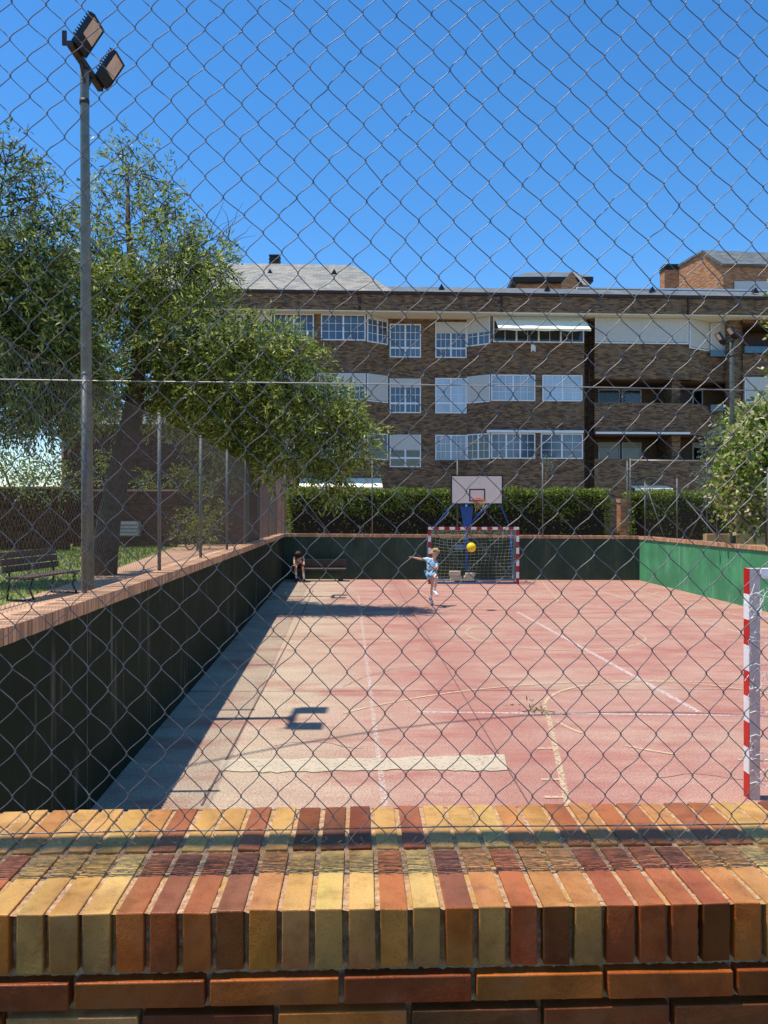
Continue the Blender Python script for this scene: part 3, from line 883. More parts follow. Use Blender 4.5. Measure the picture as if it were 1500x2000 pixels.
def tension(z, v, r, dz=0, sagamp=.004):
    m = MB(); pts = []
    for i in range(101):
        u = -2.3 + 5.9 * i / 100
        pts.append(fw(u, v + .002 * math.sin(u * 9), z + dz * u + sagamp * math.sin(u * 2.3 + 1)))
    m.tube(pts, r, 6)
    return m
part('tension_wire', tension(2.868, .205, .0013, -.010, .0015), MT['tens'], root, smooth=True)
part('tension_wire', tension(1.928, .152, .0014, -.002, .002), MT['wire'], root, smooth=True)
m = MB(); m.tube([fw(-2.4, .312, WT + 2.44), fw(3.7, .312, WT + 2.44)], .032, 12)
part('top_rail', m, MT['galv'], root, smooth=True)
for u in (-2.3, 3.6):
    m = MB(); m.tube([fw(u, .256, WT - .02), fw(u, .312, WT + 2.46)], .024, 10)
    part('fence_post', m, MT['galv'], root, smooth=True)

# generic far chain-link panels
def mesh_panel(p0, p1, z0a, z0b, h, pitch=.075, r=.0013, sides=3, out=(0, 1, 0)):
    p0 = np.array([p0[0], p0[1]]); p1 = np.array([p1[0], p1[1]]); Ln = np.linalg.norm(p1 - p0); d = (p1 - p0) / Ln
    nw = int(Ln / (pitch / 2)); nj = int(h / (pitch * .55))
    hp = pitch / 2; vz = h / nj
    wi = np.arange(nw)[:, None]; j = np.arange(nj + 1)[None, :]
    col = np.where((wi + j) % 2 == 0, wi, wi + 1)
    s = col * hp + rng.normal(0, .002, (nw, nj + 1))
    dep = np.where((wi + j) % 2 == 0, .002, -.002)
    z = z0a + (z0b - z0a) * (s / Ln) + j * vz + rng.normal(0, .001, (nw, nj + 1))
    Pm = np.stack([p0[0] + d[0] * s + out[0] * dep, p0[1] + d[1] * s + out[1] * dep, z], -1)
    return wires(Pm, r, sides, out)

def zcapL(Y): return 1.86 + (1.675 - 1.86) * (Y - 2.05) / 26.15
def far_fence(label, pts_posts, h, post_r, mesh_r, outv, rails=(), braces=(), pitch=.075, mat='wire_far', grp='wire mesh fences round the court'):
    root = thing('chain_link_fence', label, 'fence', tuple(pts_posts[0]), grp)
    a, b = pts_posts[0], pts_posts[-1]
    V, Q = mesh_panel(a, b, a[2] + .03, b[2] + .03, h - .06, pitch, mesh_r, 3, outv)
    part('wire_mesh', npmesh('wire_mesh', V, Q, MT[mat]), None, root)
    for p in pts_posts:
        m = MB(); m.tube([(p[0], p[1], p[2] - .05), (p[0], p[1], p[2] + h + .02)], post_r, 8)
        m.ball((p[0], p[1], p[2] + h + .02), post_r * 1.2, 8, 4)
        part('fence_post', m, MT['galv'], root, smooth=True)
    for q, w in enumerate(rails):
        m = MB(); m.tube([w[0], w[1]], w[2], 6); part('rail', m, MT[mat], root, smooth=True)
    for w in braces:
        m = MB(); m.tube([w[0], w[1]], .02, 6); part('brace', m, MT['galv'], root, smooth=True)
    return root

posts = []
for Y in [2.2] + [4.18 + 2.85 * k for k in range(9)]:
    posts.append(Vector((wallL(Y) - .185, Y, zcapL(Y))))
H1 = 1.98
far_fence('low chain-link fence with grey posts on the left court wall', posts, H1, .024, .0016, (1, .05, 0),
          rails=[(posts[0] + Vector((0, 0, H1 - .03)), posts[-1] + Vector((0, 0, H1 - .03)), .003), (posts[0] + Vector((0, 0, .06)), posts[-1] + Vector((0, 0, .06)), .003)])
pb = []
for px in (556, 727, 893, 1058, 1224):
    X = (px - 750) / F * 28.2
    pb.append(Vector((X, wallB(X) + .12, 1.675 - .006 * (X + 3.6))))
pb[-1].x = 8.85
far_fence('chain-link fence with thin posts along the back court wall in front of the hedge', pb, 2.72, .026, .0012, (.03, 1, 0), pitch=.09,
          rails=[(pb[0] + Vector((0, 0, 2.7)), pb[-1] + Vector((0, 0, 2.7)), .004)],
          braces=[(Vector((-2.0, 28.25, 1.68)), Vector((-3.45, 28.25, 3.6)))])
pr = []
for Y in (27.6, 24.9, 22.2, 19.5, 16.8, 14.1, 11.4):
    pr.append(Vector((wallR(Y) + .13, Y, 1.6 + .0047 * (27.7 - Y))))
far_fence('chain-link fence with leaning braces on the right green court wall', pr, 1.95, .024, .0012, (1, -.045, 0), pitch=.09,
          braces=[(Vector((9.7, 26.6, 1.6)), Vector((9.35, 27.4, 3.45))), (Vector((9.75, 24.6, 1.62)), Vector((9.75, 22.5, 3.4))), (Vector((9.85, 22.4, 1.62)), Vector((9.65, 24.6, 2.9)))])
# tall ball-stop frame over the back right corner
root = thing('ball_stop_frame', 'tall thin pipe frame standing at the back right court corner', 'frame', (8.95, 28.0, 1.6))
m = MB(); m.tube([(8.98, 28.0, 1.55), (8.98, 28.0, 4.42)], .028, 8); part('post', m, MT['galv'], root, smooth=True)
m = MB(); m.tube([(11.6, 27.6, 1.0), (11.6, 27.6, 4.42)], .028, 8); part('post', m, MT['galv'], root, smooth=True)
m = MB(); m.tube([(8.98, 28.0, 4.36), (11.6, 27.6, 4.3)], .022, 8); part('rail', m, MT['tens'], root, smooth=True)

# ------------------------------------------------------------------ floodlight poles
def floodlight_pole(base, top, r0, r1, head_dx, label, side=1, spread=.36, sc=1.0):
    base = Vector(base); top = Vector(top)
    root = thing('floodlight_pole', label, 'floodlight', tuple(base), 'twin floodlight poles round the court')
    m = MB(); m.tube([base - Vector((0, 0, .1)), base + (top - base) * .985, top], [r0, r1, r1], 14)
    part('pole', m, MT['pole'], root, smooth=True)
    m = MB(); m.tube([top - Vector((0, 0, .42)), top - Vector((0, 0, .36))], r1 * 1.14, 14); part('collar', m, MT['bracket'], root, smooth=True)
    c = top + Vector((.02 * side, 0, .04))
    m = MB(); m.bar(c + Vector((0, -spread * 1.35, 0)), c + Vector((0, spread * 1.35, 0)), .07, .07)
    m.bar(c + Vector((0, -.04, -.22)), c + Vector((0, -.2, 0)), .03); m.bar(c + Vector((0, .04, -.22)), c + Vector((0, .2, 0)), .03)
    part('crossbar', m, MT['bracket'], root)
    for sy in (-1, 1):
        a = R(56)                                        # tilt of the lens below horizontal
        n = Vector((math.sin(a) * side, 0, -math.cos(a)))      # where the lens looks
        u = Vector((math.cos(a) * side, 0, math.sin(a)))
        o = c + Vector((.17 * side * sc, spread * sy, .17 * sc))
        y = Vector((0, 1, 0))
        hw, hl, hd = .16 * sc, .20 * sc, .035 * sc
        m = MB()
        m.fbox(o, u, y, n, (-hl, hl), (-hw, hw), (-hd, hd * .2))
        for q in ((-hl, -hl + .018), (hl - .018, hl)): m.fbox(o, u, y, n, q, (-hw, hw), (hd * .2, hd * .75))
        for q in ((-hw, -hw + .018), (hw - .018, hw)): m.fbox(o, u, y, n, (-hl + .018, hl - .018), q, (hd * .2, hd * .75))
        m.fbox(o, u, y, n, (-hl + .018, -hl + .018 + .13 * sc), (-hw + .018, hw - .018), (hd * .2, hd * .6))
        h = part('floodlight', m, MT['lamp'], root)
        m = MB()
        for k in range(9):
            q = -hl * .55 + k * hl * 1.5 / 8
            m.fbox(o, u, y, n, (q, q + .012), (-hw * .8, hw * .8), (-hd - .055 * sc, -hd + .002))
        part('cooling_fin', m, MT['lamp'], h)
        m = MB()
        m.fbox(o, u, y, n, (-hl + .018 + .131 * sc, hl - .02), (-hw + .02, hw - .02), (hd * .2, hd * .45))
        part('lens', m, MT['lens'], h)
        for e in (-.1, .1):
            m = MB(); m.bar(o - u * hl * .55 - n * .05 + y * e, c + Vector((0, spread * sy + e, .02)), .03, .012); part('bracket', m, MT['bracket'], h)
        m = MB(); m.bar(c + Vector((-.08 * side, spread * sy - .09, .0)), c + Vector((-.08 * side, spread * sy - .09, .17)), .05, .02); part('clamp', m, MT['bracket'], h)
    return root

t1 = at(165, 138, 9.45)
floodlight_pole((-3.62, 9.4, GZ), t1, .078, .052, .2, 'tall grey floodlight pole with two black lamps at the upper left, nearest the camera', 1, .36)
t2 = at(482, 640, 22.6)
floodlight_pole((-4.05, 22.6, GZ), t2, .09, .055, .2, 'floodlight pole half hidden in the tree behind the left court wall', 1, .36)
t3 = at(1429, 668, 21.6)
floodlight_pole((9.82, 21.6, 1.2), t3, .075, .055, -.2, 'floodlight pole with two lamps beyond the right green wall', -1, .36, .85)

# ------------------------------------------------------------------ apartment building
def FB(px, rec=0.0):
    k = (px - 750) / F
    Y0 = 38.3 + rec
    X = k * Y0 / (1 - .05 * k)
    return Vector((X, 38.3 + .05 * X + rec, 0))
bd = Vector((1, .05, 0)).normalized(); bn = Vector((.05, -1, 0)).normalized()
bld = thing('apartment_building', 'long four storey brown brick apartment block with slate roof and glazed bays', 'building', tuple(FB(836) + Vector((0, 0, GZ))))
plan = [(300, 0), (716, 0), (757, .75), (912, .75), (958, 0), (1141, 0), (1142, .9), (1160, .9), (1161, 0), (1345, 0), (1386, .75), (1449, .75), (1451, 0), (1640, 0)]
holes = {9: [(7.95, 9.15), (5.1, 6.35)], 10: [(7.95, 9.15), (5.1, 6.35)], 12: [(10.75, 12.1), (7.95, 9.3), (5.1, 6.35)], 9.5: []}
mbw = MB()
TOPZ = 12.3
def wallband(a, b, z0, z1, mi=0): mbw.face([a + Vector((0, 0, z0)), b + Vector((0, 0, z0)), b + Vector((0, 0, z1)), a + Vector((0, 0, z1))], mi)
for k in range(len(plan) - 1):
    a = FB(*plan[k]); b = FB(*plan[k + 1])
    hs = []
    if k in (8, 9): hs = [(5.1, 6.35), (7.95, 9.15)]              # bay of dark loggias (1161..1345)
    if k in (10, ): hs = [(5.1, 6.35), (7.95, 9.15)]
    if k == 12: hs = [(5.1, 6.35), (10.5, 12.1)]
    z = GZ
    for h0, h1 in hs:
        wallband(a, b, z, h0); z = h1
    wallband(a, b, z, TOPZ)
# loggia interiors
for (p0, p1, levels) in ((1161, 1449, [(5.1, 6.35), (7.95, 9.15)]), (1451, 1640, [(5.1, 6.35), (10.5, 12.1)])):
    for z0, z1 in levels:
        a = FB(p0, 2.4); b = FB(p1, 2.4)
        wallband(a, b, z0 - .6, z1 + .2, 1)
        a0 = FB(p0, .02); b0 = FB(p1, .78 if p1 == 1449 else .02)
        mbw.face([a0 + Vector((0, 0, z0 - .01)), b0 + Vector((0, 0, z0 - .01)), b + Vector((0, 0, z0 - .01)), a + Vector((0, 0, z0 - .01))], 1)
        mbw.face([a0 + Vector((0, 0, z1 + .01)), b0 + Vector((0, 0, z1 + .01)), b + Vector((0, 0, z1 + .01)), a + Vector((0, 0, z1 + .01))], 1)
        wallband(a0, a, z0, z1, 1); wallband(b0, b, z0, z1, 1)
# sides and back
A = FB(300); Bq = FB(1640)
A2 = A + Vector((0, 12, 0)); B2 = Bq + Vector((0, 12, 0))
wallband(A2, A, GZ, TOPZ); wallband(Bq, B2, GZ, TOPZ); wallband(B2, A2, GZ, TOPZ)
part('wall', mbw, [MT['facade'], MT['dark']], bld, uv=True)
# pier and thin window in the loggias
m = MB()
for z0, z1 in ((5.1, 6.35), (7.95, 9.15)):
    a = FB(1312, .35)
    m.fbox(a, bd, bn, (0, 0, 1), (0, .45), (-1.9, 0), (z0, z1))
m.fbox(FB(1425, .35), bd, bn, (0, 0, 1), (-.1, .6), (-.25, .16), (GZ, TOPZ - .02))
part('pier', m, MT['facade'], bld, uv=True)
# fascia band, eave, soffit
m = MB(); a = FB(300); Lf = (FB(1640) - a).length
m.fbox(a, bd, bn, (0, 0, 1), (-.6, Lf + .4), (-.3, .62), (12.32, 13.1))
part('fascia', m, MT['facade'], bld, uv=True)
m = MB(); m.fbox(a, bd, bn, (0, 0, 1), (-.7, Lf + .4), (-.2, .72), (13.102, 13.24)); part('gutter', m, MT['brownmetal'], bld)
m = MB(); m.fbox(a, bd, bn, (0, 0, 1), (-.5, Lf + .3), (-1.4, .60), (12.25, 12.316)); part('soffit', m, MT['soffit'], bld)
for px in (702, 975, 1333):
    m = MB(); p = FB(px) + bn * .66; m.tube([p + Vector((0, 0, 13.1)), p + Vector((0, 0, 12.3))], .05, 8); part('downpipe', m, MT['brownmetal'], bld, smooth=True)
m = MB(); p = FB(1150, .35); m.tube([p + Vector((0, 0, 12.2)), p + Vector((0, 0, GZ))], .05, 8); part('downpipe', m, MT['brownmetal'], bld, smooth=True)
# roofs
e0 = FB(300) + bn * .72 - bd * .7; e1 = FB(766) + bn * .72; e2 = FB(1640) + bn * .72
ze = 13.242
mr_ = MB()
r0 = e0 - bn * 5.6; rdg = Vector((-1.75, 0, 0)); rdg.y = (r0 + bd * ((rdg.x - r0.x) / bd.x)).y
zr = 16.25
up = lambda p, z: Vector((p.x, p.y, z))
mr_.face([up(e0, ze), up(e1, ze), up(rdg, zr), up(r0, zr)])
eb = e1 - bn * 11.2
mr_.face([up(e1, ze), up(eb, ze), up(rdg, zr)])
eb0 = e0 - bn * 11.2
mr_.face([up(eb, ze), up(eb0, ze), up(r0, zr), up(rdg, zr)])
mr_.face([up(eb0, ze), up(e0, ze), up(r0, zr)])
rf = part('roof', mr_, MT['slate'], bld, uv=True)
m = MB(); st_ = FB(690) + bn * .72
zl = 14.02
m.face([up(st_, ze + .001), up(e2, ze + .001), up(e2 - bn * 1.9, zl), up(st_ - bn * 1.9, zl)])
m.face([up(st_ - bn * 1.9, zl), up(e2 - bn * 1.9, zl), up(e2 - bn * 11, zl + .01), up(st_ - bn * 11, zl + .01)])
part('roof', m, MT['slate2'], bld, uv=True)
m = MB(); q = FB(1140) + bn * .72 - bn * 1.88
m.fbox(q, bd, bn, (0, 0, 1), (0, 16), (-.1, .06), (zl + .012, zl + .09)); part('ridge_trim', m, MT['white'], bld)
# triangular vents
for px, py, hi in ((528, 533, 1), (653, 533, 1), (862, 563, 0), (1068, 566, 0), (1273, 568, 0), (1474, 570, 0)):
    f = FB(px)
    if hi: Yr = f.y + 2.75; z = EYE + (HOR - py - 4) / F * Yr
    else: Yr = f.y + .05; z = EYE + (HOR - py - 4) / F * Yr
    X = (px - 750) / F * Yr
    m = MB(); w = .17
    c = Vector((X, Yr - .14, z))
    a1 = c + Vector((-w, 0, 0)); a2 = c + Vector((w, 0, 0)); a3 = c + Vector((0, 0, .3)); bk = c + Vector((0, .65, .28))
    m.face([a1, a2, a3]); m.face([a1, a3, bk]); m.face([a3, a2, bk])
    part('roof_vent', m, MT['darkmetal'], bld)
# chimney of the high roof
ch = Vector(((537 - 750) / F * 44, 44.0, 0))
m = MB(); m.box(ch.x - .3, ch.x + .3, 43.7, 44.3, 15.2, 16.55); chm = part('chimney', m, MT['gable'], bld, uv=True)
m = MB()
for k in range(5): m.box(ch.x - .27 if k % 2 else ch.x - .3, ch.x + .27 if k % 2 else ch.x + .3, 43.72 if k % 2 else 43.68, 44.3, 16.552 + k * .1, 16.65 + k * .1)
part('chimney_louvre', m, MT['darkmetal'], chm)

NWIN = [0]
def window(a, b, z0, z1, cols=2, mx=3, my=3, glass='glass', shut=0.0, proud=.05, split=None, fw_=.055):
    """glazed unit on the facade segment a->b"""
    a = Vector(a); b = Vector(b); t = b - a; Ln = t.length; t.normalize(); n = Vector((t.y, -t.x, 0))
    fr = MB(); o = a
    def bx(x, z, d0=0.0, d1=proud): fr.fbox(o, t, n, (0, 0, 1), x, (d0, d1), z)
    bx((0, Ln), (z0, z0 + fw_)); bx((0, Ln), (z1 - fw_, z1))
    bx((0, fw_), (z0 + fw_, z1 - fw_)); bx((Ln - fw_, Ln), (z0 + fw_, z1 - fw_))
    zz0, zz1 = z0 + fw_, z1 - fw_
    if split:
        bx((fw_, Ln - fw_), (split, split + .09)); 
    cw = (Ln - 2 * fw_) / cols
    for c in range(1, cols): bx((fw_ + c * cw - .04, fw_ + c * cw + .04), (zz0, (split or 0) if False else zz1), 0, proud - .003)
    for c in range(cols):
        x0 = fw_ + c * cw + (.04 if c else 0); x1 = fw_ + (c + 1) * cw - (.04 if c < cols - 1 else 0)
        for k in range(1, mx):
            x = x0 + (x1 - x0) * k / mx; bx((x - .011, x + .011), (zz0, zz1), .02, proud - .012)
        zb_ = split + .09 if split else zz0
        for k in range(1, my):
            z = zb_ + (zz1 - zb_) * k / my; bx((x0, x1), (z - .011, z + .011), .02, proud - .015)
    w = part('window', fr, MT['white'], bld)
    m = MB(); m.face([o + t * fw_ + n * .018 + Vector((0, 0, zz0)), o + t * (Ln - fw_) + n * .018 + Vector((0, 0, zz0)), o + t * (Ln - fw_) + n * .018 + Vector((0, 0, zz1)), o + t * fw_ + n * .018 + Vector((0, 0, zz1))])
    part('pane', m, MT[glass], w)
    if shut > 0:
        zz = zz1 - (zz1 - (split or zz0)) * shut
        m = MB(); m.fbox(o, t, n, (0, 0, 1), (fw_ * .8, Ln - fw_ * .8), (proud - .01, proud + .015), (zz, z1 - .02))
        k = 0; z = zz
        part('shutter', m, MT['shutter'], w)
    return w

def W_(px0, px1, z0, z1, rec=0, rec1=None, **kw):
    a = FB(px0, rec) + bn * .004; b = FB(px1, rec if rec1 is None else rec1) + bn * .004
    return window(a, b, z0, z1, **kw)
T0, T1 = 10.95, 12.24
M0, M1 = 8.0, 9.32
L0, L1 = 5.1, 6.38
# top floor
W_(330, 430, T0, T1, shut=.75, cols=2)
W_(440, 531, T0, T1, cols=3, shut=.3)
W_(535, 613, T0, T1, cols=2)
W_(627, 714, T0, T1, cols=2)
W_(716.5, 756.5, T0 - .05, T1, rec=0, rec1=.74, cols=2, mx=2, shut=.12)
W_(761, 822, 10.28, 11.98, rec=.75, cols=2, split=10.72)
W_(850, 911, 10.28, 12.1, rec=.75, cols=2, split=10.72, shut=.4)
W_(912.5, 957.5, T0 - .1, T1, rec=.74, rec1=0, cols=2, mx=2, shut=.55)
W_(963, 1140, T0, T1, cols=4, mx=2, my=2, glass='darkglass', shut=.15)
W_(1162, 1344, T0, T1, cols=3, mx=1, my=1, shut=.98)
W_(1346, 1384, T0 - .2, T1, rec=0, rec1=.74, cols=2, mx=1, my=1, shut=.98)
W_(1387, 1420, T0 - .3, T1, rec=.75, cols=1, mx=1, my=1, shut=.98)
# middle floor
W_(535, 613, M0, M1, cols=2, shut=.5)
W_(617, 714, M0, M1, cols=3, shut=.5)
W_(716.5, 756.5, M0 - .05, M1, rec=0, rec1=.74, cols=1, mx=1, my=1, shut=.98)
W_(761, 822, 7.45, 9.2, rec=.75, cols=2, split=7.9, shut=.32)
W_(850, 911, 7.45, 9.25, rec=.75, cols=2, mx=2, split=7.92, glass='curtain')
W_(912.5, 957.5, M0 - .05, M1, rec=.74, rec1=0, cols=1, mx=1, my=1, glass='curtain', shut=.97)
W_(959, 1045, M0, M1, cols=2, glass='curtain')
W_(1059, 1137, M0, M1, cols=2, mx=2, glass='curtain')
# lower floor
W_(535, 613, L0, L1, cols=2, shut=.4)
W_(617, 714, L0, L1, cols=3, glass='darkglass')
W_(716.5, 756.5, L0 - .05, L1, rec=0, rec1=.74, cols=1, mx=1, my=1, glass='darkglass')
W_(761, 822, 4.7, 6.35, rec=.75, cols=2, mx=1, split=5.12, shut=.6, glass='darkglass')
W_(850, 911, 5.05, 6.35, rec=.75, cols=2, mx=3, glass='curtain')
W_(912.5, 957.5, L0 - .02, L1, rec=.74, rec1=0, cols=2, mx=2, glass='darkglass')
W_(959, 1045, L0, L1, cols=3, mx=2)
W_(1056, 1138, L0, L1, cols=2, mx=2)
# right bay
W_(1454, 1560, M0, 9.3, rec=0, cols=2, mx=1, my=1, shut=.9)
# inside the loggias
for z in (5.15, 8.0):
    for p0, p1 in ((1168, 1210), (1214, 1252), (1352, 1372)):
        W_(p0, p1, z, z + 1.0, rec=2.38, cols=1, mx=1, my=1, glass='darkglass', shut=.25 if z < 6 else 0)
# balcony glass and lattice panels, clothes line arms
for p0, p1, z0, z1, rec in ((1386, 1424, 10.45, 10.78, .6), (1386, 1424, 7.62, 7.95, .6), (1452, 1600, 10.52, 10.85, -.03)):
    m = MB(); a = FB(p0, rec); m.fbox(a, bd, bn, (0, 0, 1), (0, (FB(p1, rec) - a).length), (.1, .13), (z0, z1)); part('balcony_glass', m, MT['blueglass'], bld)
def lattice(p0, p1, z0, z1, rec):
    m = MB(); a = FB(p0, rec); Ln = (FB(p1, rec) - a).length; h = z1 - z0; s = -h
    while s < Ln:
        x0, x1 = max(0, s), min(Ln, s + h)
        if x1 > x0:
            m.bar(a + bd * x0 + Vector((0, 0, z0 + x0 - s)), a + bd * x1 + Vector((0, 0, z0 + x1 - s)), .035, .02)
            m.bar(a + bd * x0 + bn * .03 + Vector((0, 0, z1 - (x0 - s))), a + bd * x1 + bn * .03 + Vector((0, 0, z1 - (x1 - s))), .035, .02)
        s += .16
    part('lattice', m, MT['lattice'], bld)
lattice(1163, 1222, 7.98, 8.5, .05); lattice(1328, 1352, 7.98, 8.45, .1); lattice(1455, 1600, 10.86, 11.3, .02)
# window guard of the lower recess
m = MB(); a = FB(850, .55); Ln = (FB(911, .55) - a).length
for k in range(13): m.bar(a + bd * (Ln * k / 12) + Vector((0, 0, 4.7)), a + bd * (Ln * k / 12) + Vector((0, 0, 5.05)), .02)
m.bar(a + Vector((0, 0, 5.06)), a + bd * Ln + Vector((0, 0, 5.06)), .03); m.bar(a + Vector((0, 0, 4.68)), a + bd * Ln + Vector((0, 0, 4.68)), .03)
part('railing', m, MT['darkmetal'], bld)
# awnings
def awning(p0, p1, z1, z0, out, val, mat='awning'):
    a = FB(p0) + bn * .06; b = FB(p1) + bn * .06
    m = MB(); nn = 16
    for k in range(nn):
        s0 = k / nn; s1 = (k + 1) / nn
        A = a.lerp(b, s0); B = a.lerp(b, s1)
        d0 = .02 * math.sin(s0 * 22); d1 = .02 * math.sin(s1 * 22)
        ua, ub = A + Vector((0, 0, z1)), B + Vector((0, 0, z1))
        la, lb = A + bn * out + Vector((0, 0, z0 + d0)), B + bn * out + Vector((0, 0, z0 + d1))
        m.face([la, lb, ub, ua])
        m.face([la - Vector((0, 0, val)), lb - Vector((0, 0, val)), lb, la])
    m.tube([a + bn * out + Vector((0, 0, z0)), b + bn * out + Vector((0, 0, z0))], .03, 6)
    return part('awning', m, MT[mat], bld)
awning(966, 1142, 12.1, 11.42, .95, .1)
awning(586, 745, 4.1, 3.62, 1.2, .12)
awning(1228, 1300, 3.75, 3.58, .8, .1)
m = MB(); a = FB(1162) + bn * .05; m.fbox(a, bd, bn, (0, 0, 1), (0, (FB(1345) - a).length), (0, .14), (6.36, 6.46)); part('awning_box', m, MT['white'], bld)
m = MB(); a = FB(950) + bn * .06; m.fbox(a, bd, bn, (0, 0, 1), (0, (FB(1138) - a).length), (0, .14), (6.4, 6.52)); part('awning_box', m, MT['white'], bld)
# cloth hanging at the top balcony
m = MB(); a = FB(1036) + bn * .1
for k in range(4):
    x0 = k * .06; x1 = x0 + .06
    m.face([a + bd * x0 + bn * (.02 * (k % 2)) + Vector((0, 0, 10.45 + .05 * (k % 3))), a + bd * x1 + bn * (.02 * ((k + 1) % 2)) + Vector((0, 0, 10.45 + .05 * ((k + 1) % 3))), a + bd * x1 + bn * (.02 * ((k + 1) % 2)) + Vector((0, 0, 10.83)), a + bd * x0 + bn * (.02 * (k % 2)) + Vector((0, 0, 10.83))])
o = solo('cloth', m, MT['sock'], tuple(a), 'small white cloth hanging below the cream awning of the top storey', 'cloth')
md = o.modifiers.new('thick', 'SOLIDIFY'); md.thickness = .02

# penthouse volumes behind
pent = thing('penthouse', 'small slate roofed attic rising behind the middle of the long roof', 'building', (8.7, 44, 13))
def X_at(px, Y): return (px - 750) / F * Y
def Z_at(py, Y): return EYE + (HOR - py) / F * Y
m = MB(); Y = 44
m.box(X_at(1012, Y), X_at(1150, Y), 44.2, 50, 13.5, Z_at(552, Y)); part('wall', m, MT['gable'], pent, uv=True)
m = MB(); m.box(X_at(1000, Y), X_at(1157, Y), 43.8, 50.4, Z_at(552, Y), Z_at(543, Y)); part('fascia', m, MT['darkmetal'], pent)
m = MB(); zA = Z_at(542.5, Y); zB = 16.9
xa, xb, xc, xd = X_at(1002, Y), X_at(1157, Y), X_at(1033, 46), X_at(1120, 46)
p = [Vector((xa, 43.8, zA)), Vector((xb, 43.8, zA)), Vector((xb, 50.4, zA)), Vector((xa, 50.4, zA)), Vector((xc, 46.5, zB)), Vector((xd, 46.5, zB)), Vector((xd, 48.5, zB)), Vector((xc, 48.5, zB))]
for f in ((0, 1, 5, 4), (1, 2, 6, 5), (2, 3, 7, 6), (3, 0, 4, 7), (4, 5, 6, 7)): m.face([p[i] for i in f])
part('roof', m, MT['slate2'], pent, uv=True)
m = MB(); Y = 43
g0, g1, g2 = Vector((X_at(1096, Y), Y, 13.6)), Vector((X_at(1128, Y), Y, 13.6)), Vector((X_at(1117, Y), Y, Z_at(530, Y)))
g3 = Vector((X_at(1096, Y), Y, Z_at(554, Y))); g4 = Vector((X_at(1131, Y), Y, Z_at(556, Y)))
dg = Vector((0.9, .75, 0))
m.face([g0, g1, g4, g2, g3]); 
part('wall', m, MT['gable'], pent, uv=True)
m = MB(); m.face([g2, g4 + Vector((.25, 0, 0)), g4 + Vector((.75, .3, 0)), g2 + Vector((.45, .3, 0))]); m.face([g2 + Vector((0, 0, .02)), g2 + Vector((.45, .3, .02)), g3 + Vector((.45, .3, .02)), g3 + Vector((0, 0, .02))])
part('roof', m, MT['alu'], pent)
# right gabled attic
pr_ = thing('penthouse', 'orange brick gabled attic with slate roof and chimney above the right of the long roof', 'building', (18, 44, 13))
m = MB(); Y = 43.5
# gable wall faces left/front so the sun rakes it
gl = Vector((X_at(1330, 45.5), 46.5, 0)); gr = Vector((X_at(1405, Y), 43.0, 0)); gm = gl.lerp(gr, .62)
m.face([up(gl, 13.5), up(gr, 13.5), up(gr, Z_at(519, 43.2)), up(gm, Z_at(490, 44.3)), up(gl, Z_at(518, 46))])
ge = Vector((30, 43.6, 0))
m.face([up(gr, 13.5), up(ge, 13.5), up(ge, Z_at(519, 43.2)), up(gr, Z_at(519, 43.2))])
part('wall', m, MT['gable'], pr_, uv=True)
m = MB(); zt_ = Z_at(489, 44.3)
a1 = up(gr, Z_at(519.5, 43.2)) + Vector((-.15, -.25, 0)); a2 = up(ge, Z_at(519.5, 43.2)) + Vector((0, -.25, 0)); a3 = Vector((30, gm.y + 1.2, zt_)); a4 = up(gm, zt_) + Vector((-.1, 0, .03))
m.face([a1, a2, a3, a4]); a5 = up(gl, Z_at(517, 46)) + Vector((-.1, .1, 0)); a6 = Vector((28, 49, a5.z)); m.face([a4, a3, a6, a5])
rr = part('roof', m, MT['slate2'], pr_, uv=True)
md = rr.modifiers.new('thick', 'SOLIDIFY'); md.thickness = .14; md.offset = -1
m = MB(); m.box(X_at(1435, 42.9), X_at(1520, 42.9), 42.9, 42.97, 13.9, Z_at(549, 42.9)); part('shutter', m, MT['shutter'], pr_)
m = MB(); Yc = 46.2; m.box(X_at(1298, Yc), X_at(1328, Yc), Yc, Yc + .8, 13.5, Z_at(527, Yc)); cc = part('chimney', m, MT['gable'], pr_, uv=True)
m = MB()
for k in range(4):
    e = .05 if k % 2 == 0 else 0
    m.box(X_at(1298, Yc) - e, X_at(1328, Yc) + e, Yc - e, Yc + .8, Z_at(527, Yc) + k * .09, Z_at(527, Yc) + k * .09 + .085)
part('chimney_louvre', m, MT['darkmetal'], cc)

# ------------------------------------------------------------------ garden buildings and walls on the left
gh = thing('brick_house', 'dark brown brick house wall behind the left garden and tree', 'house', (-14, 37, GZ))
m = MB(); m.box(-15.2, -5.9, 36.4, 40, GZ, 6.6); part('wall', m, MT['redbrick'], gh, uv=True)
m = MB(); m.face([(-15.5, 36.1, 6.55), (-5.6, 36.1, 6.55), (-5.6, 38.2, 7.6), (-15.5, 38.2, 7.6)]); m.face([(-15.5, 38.2, 7.6), (-5.6, 38.2, 7.6), (-5.6, 40.3, 6.55), (-15.5, 40.3, 6.55)])
part('roof', m, MT['slate2'], gh, uv=True)
gw = MB(); gw.box(-13.6, -9.2, 33.6, 34.2, GZ, 3.35)
pw = thing('planter_wall', 'long low brown brick planter wall beyond the lawn', 'wall', (-11, 34, GZ))
part('wall', gw, MT['redbrick'], pw, uv=True)
m = MB(); m.box(-13.65, -9.15, 33.55, 34.25, 3.352, 3.43); part('brick_coping', m, MT['cap'], pw)
gw = MB(); gw.box(-27, -12.75, 30.8, 31.2, GZ, 3.4)
pw = thing('garden_wall', 'dark brick garden wall behind the lawn at the left edge', 'wall', (-20, 31, GZ))
part('wall', gw, MT['redbrick'], pw, uv=True)
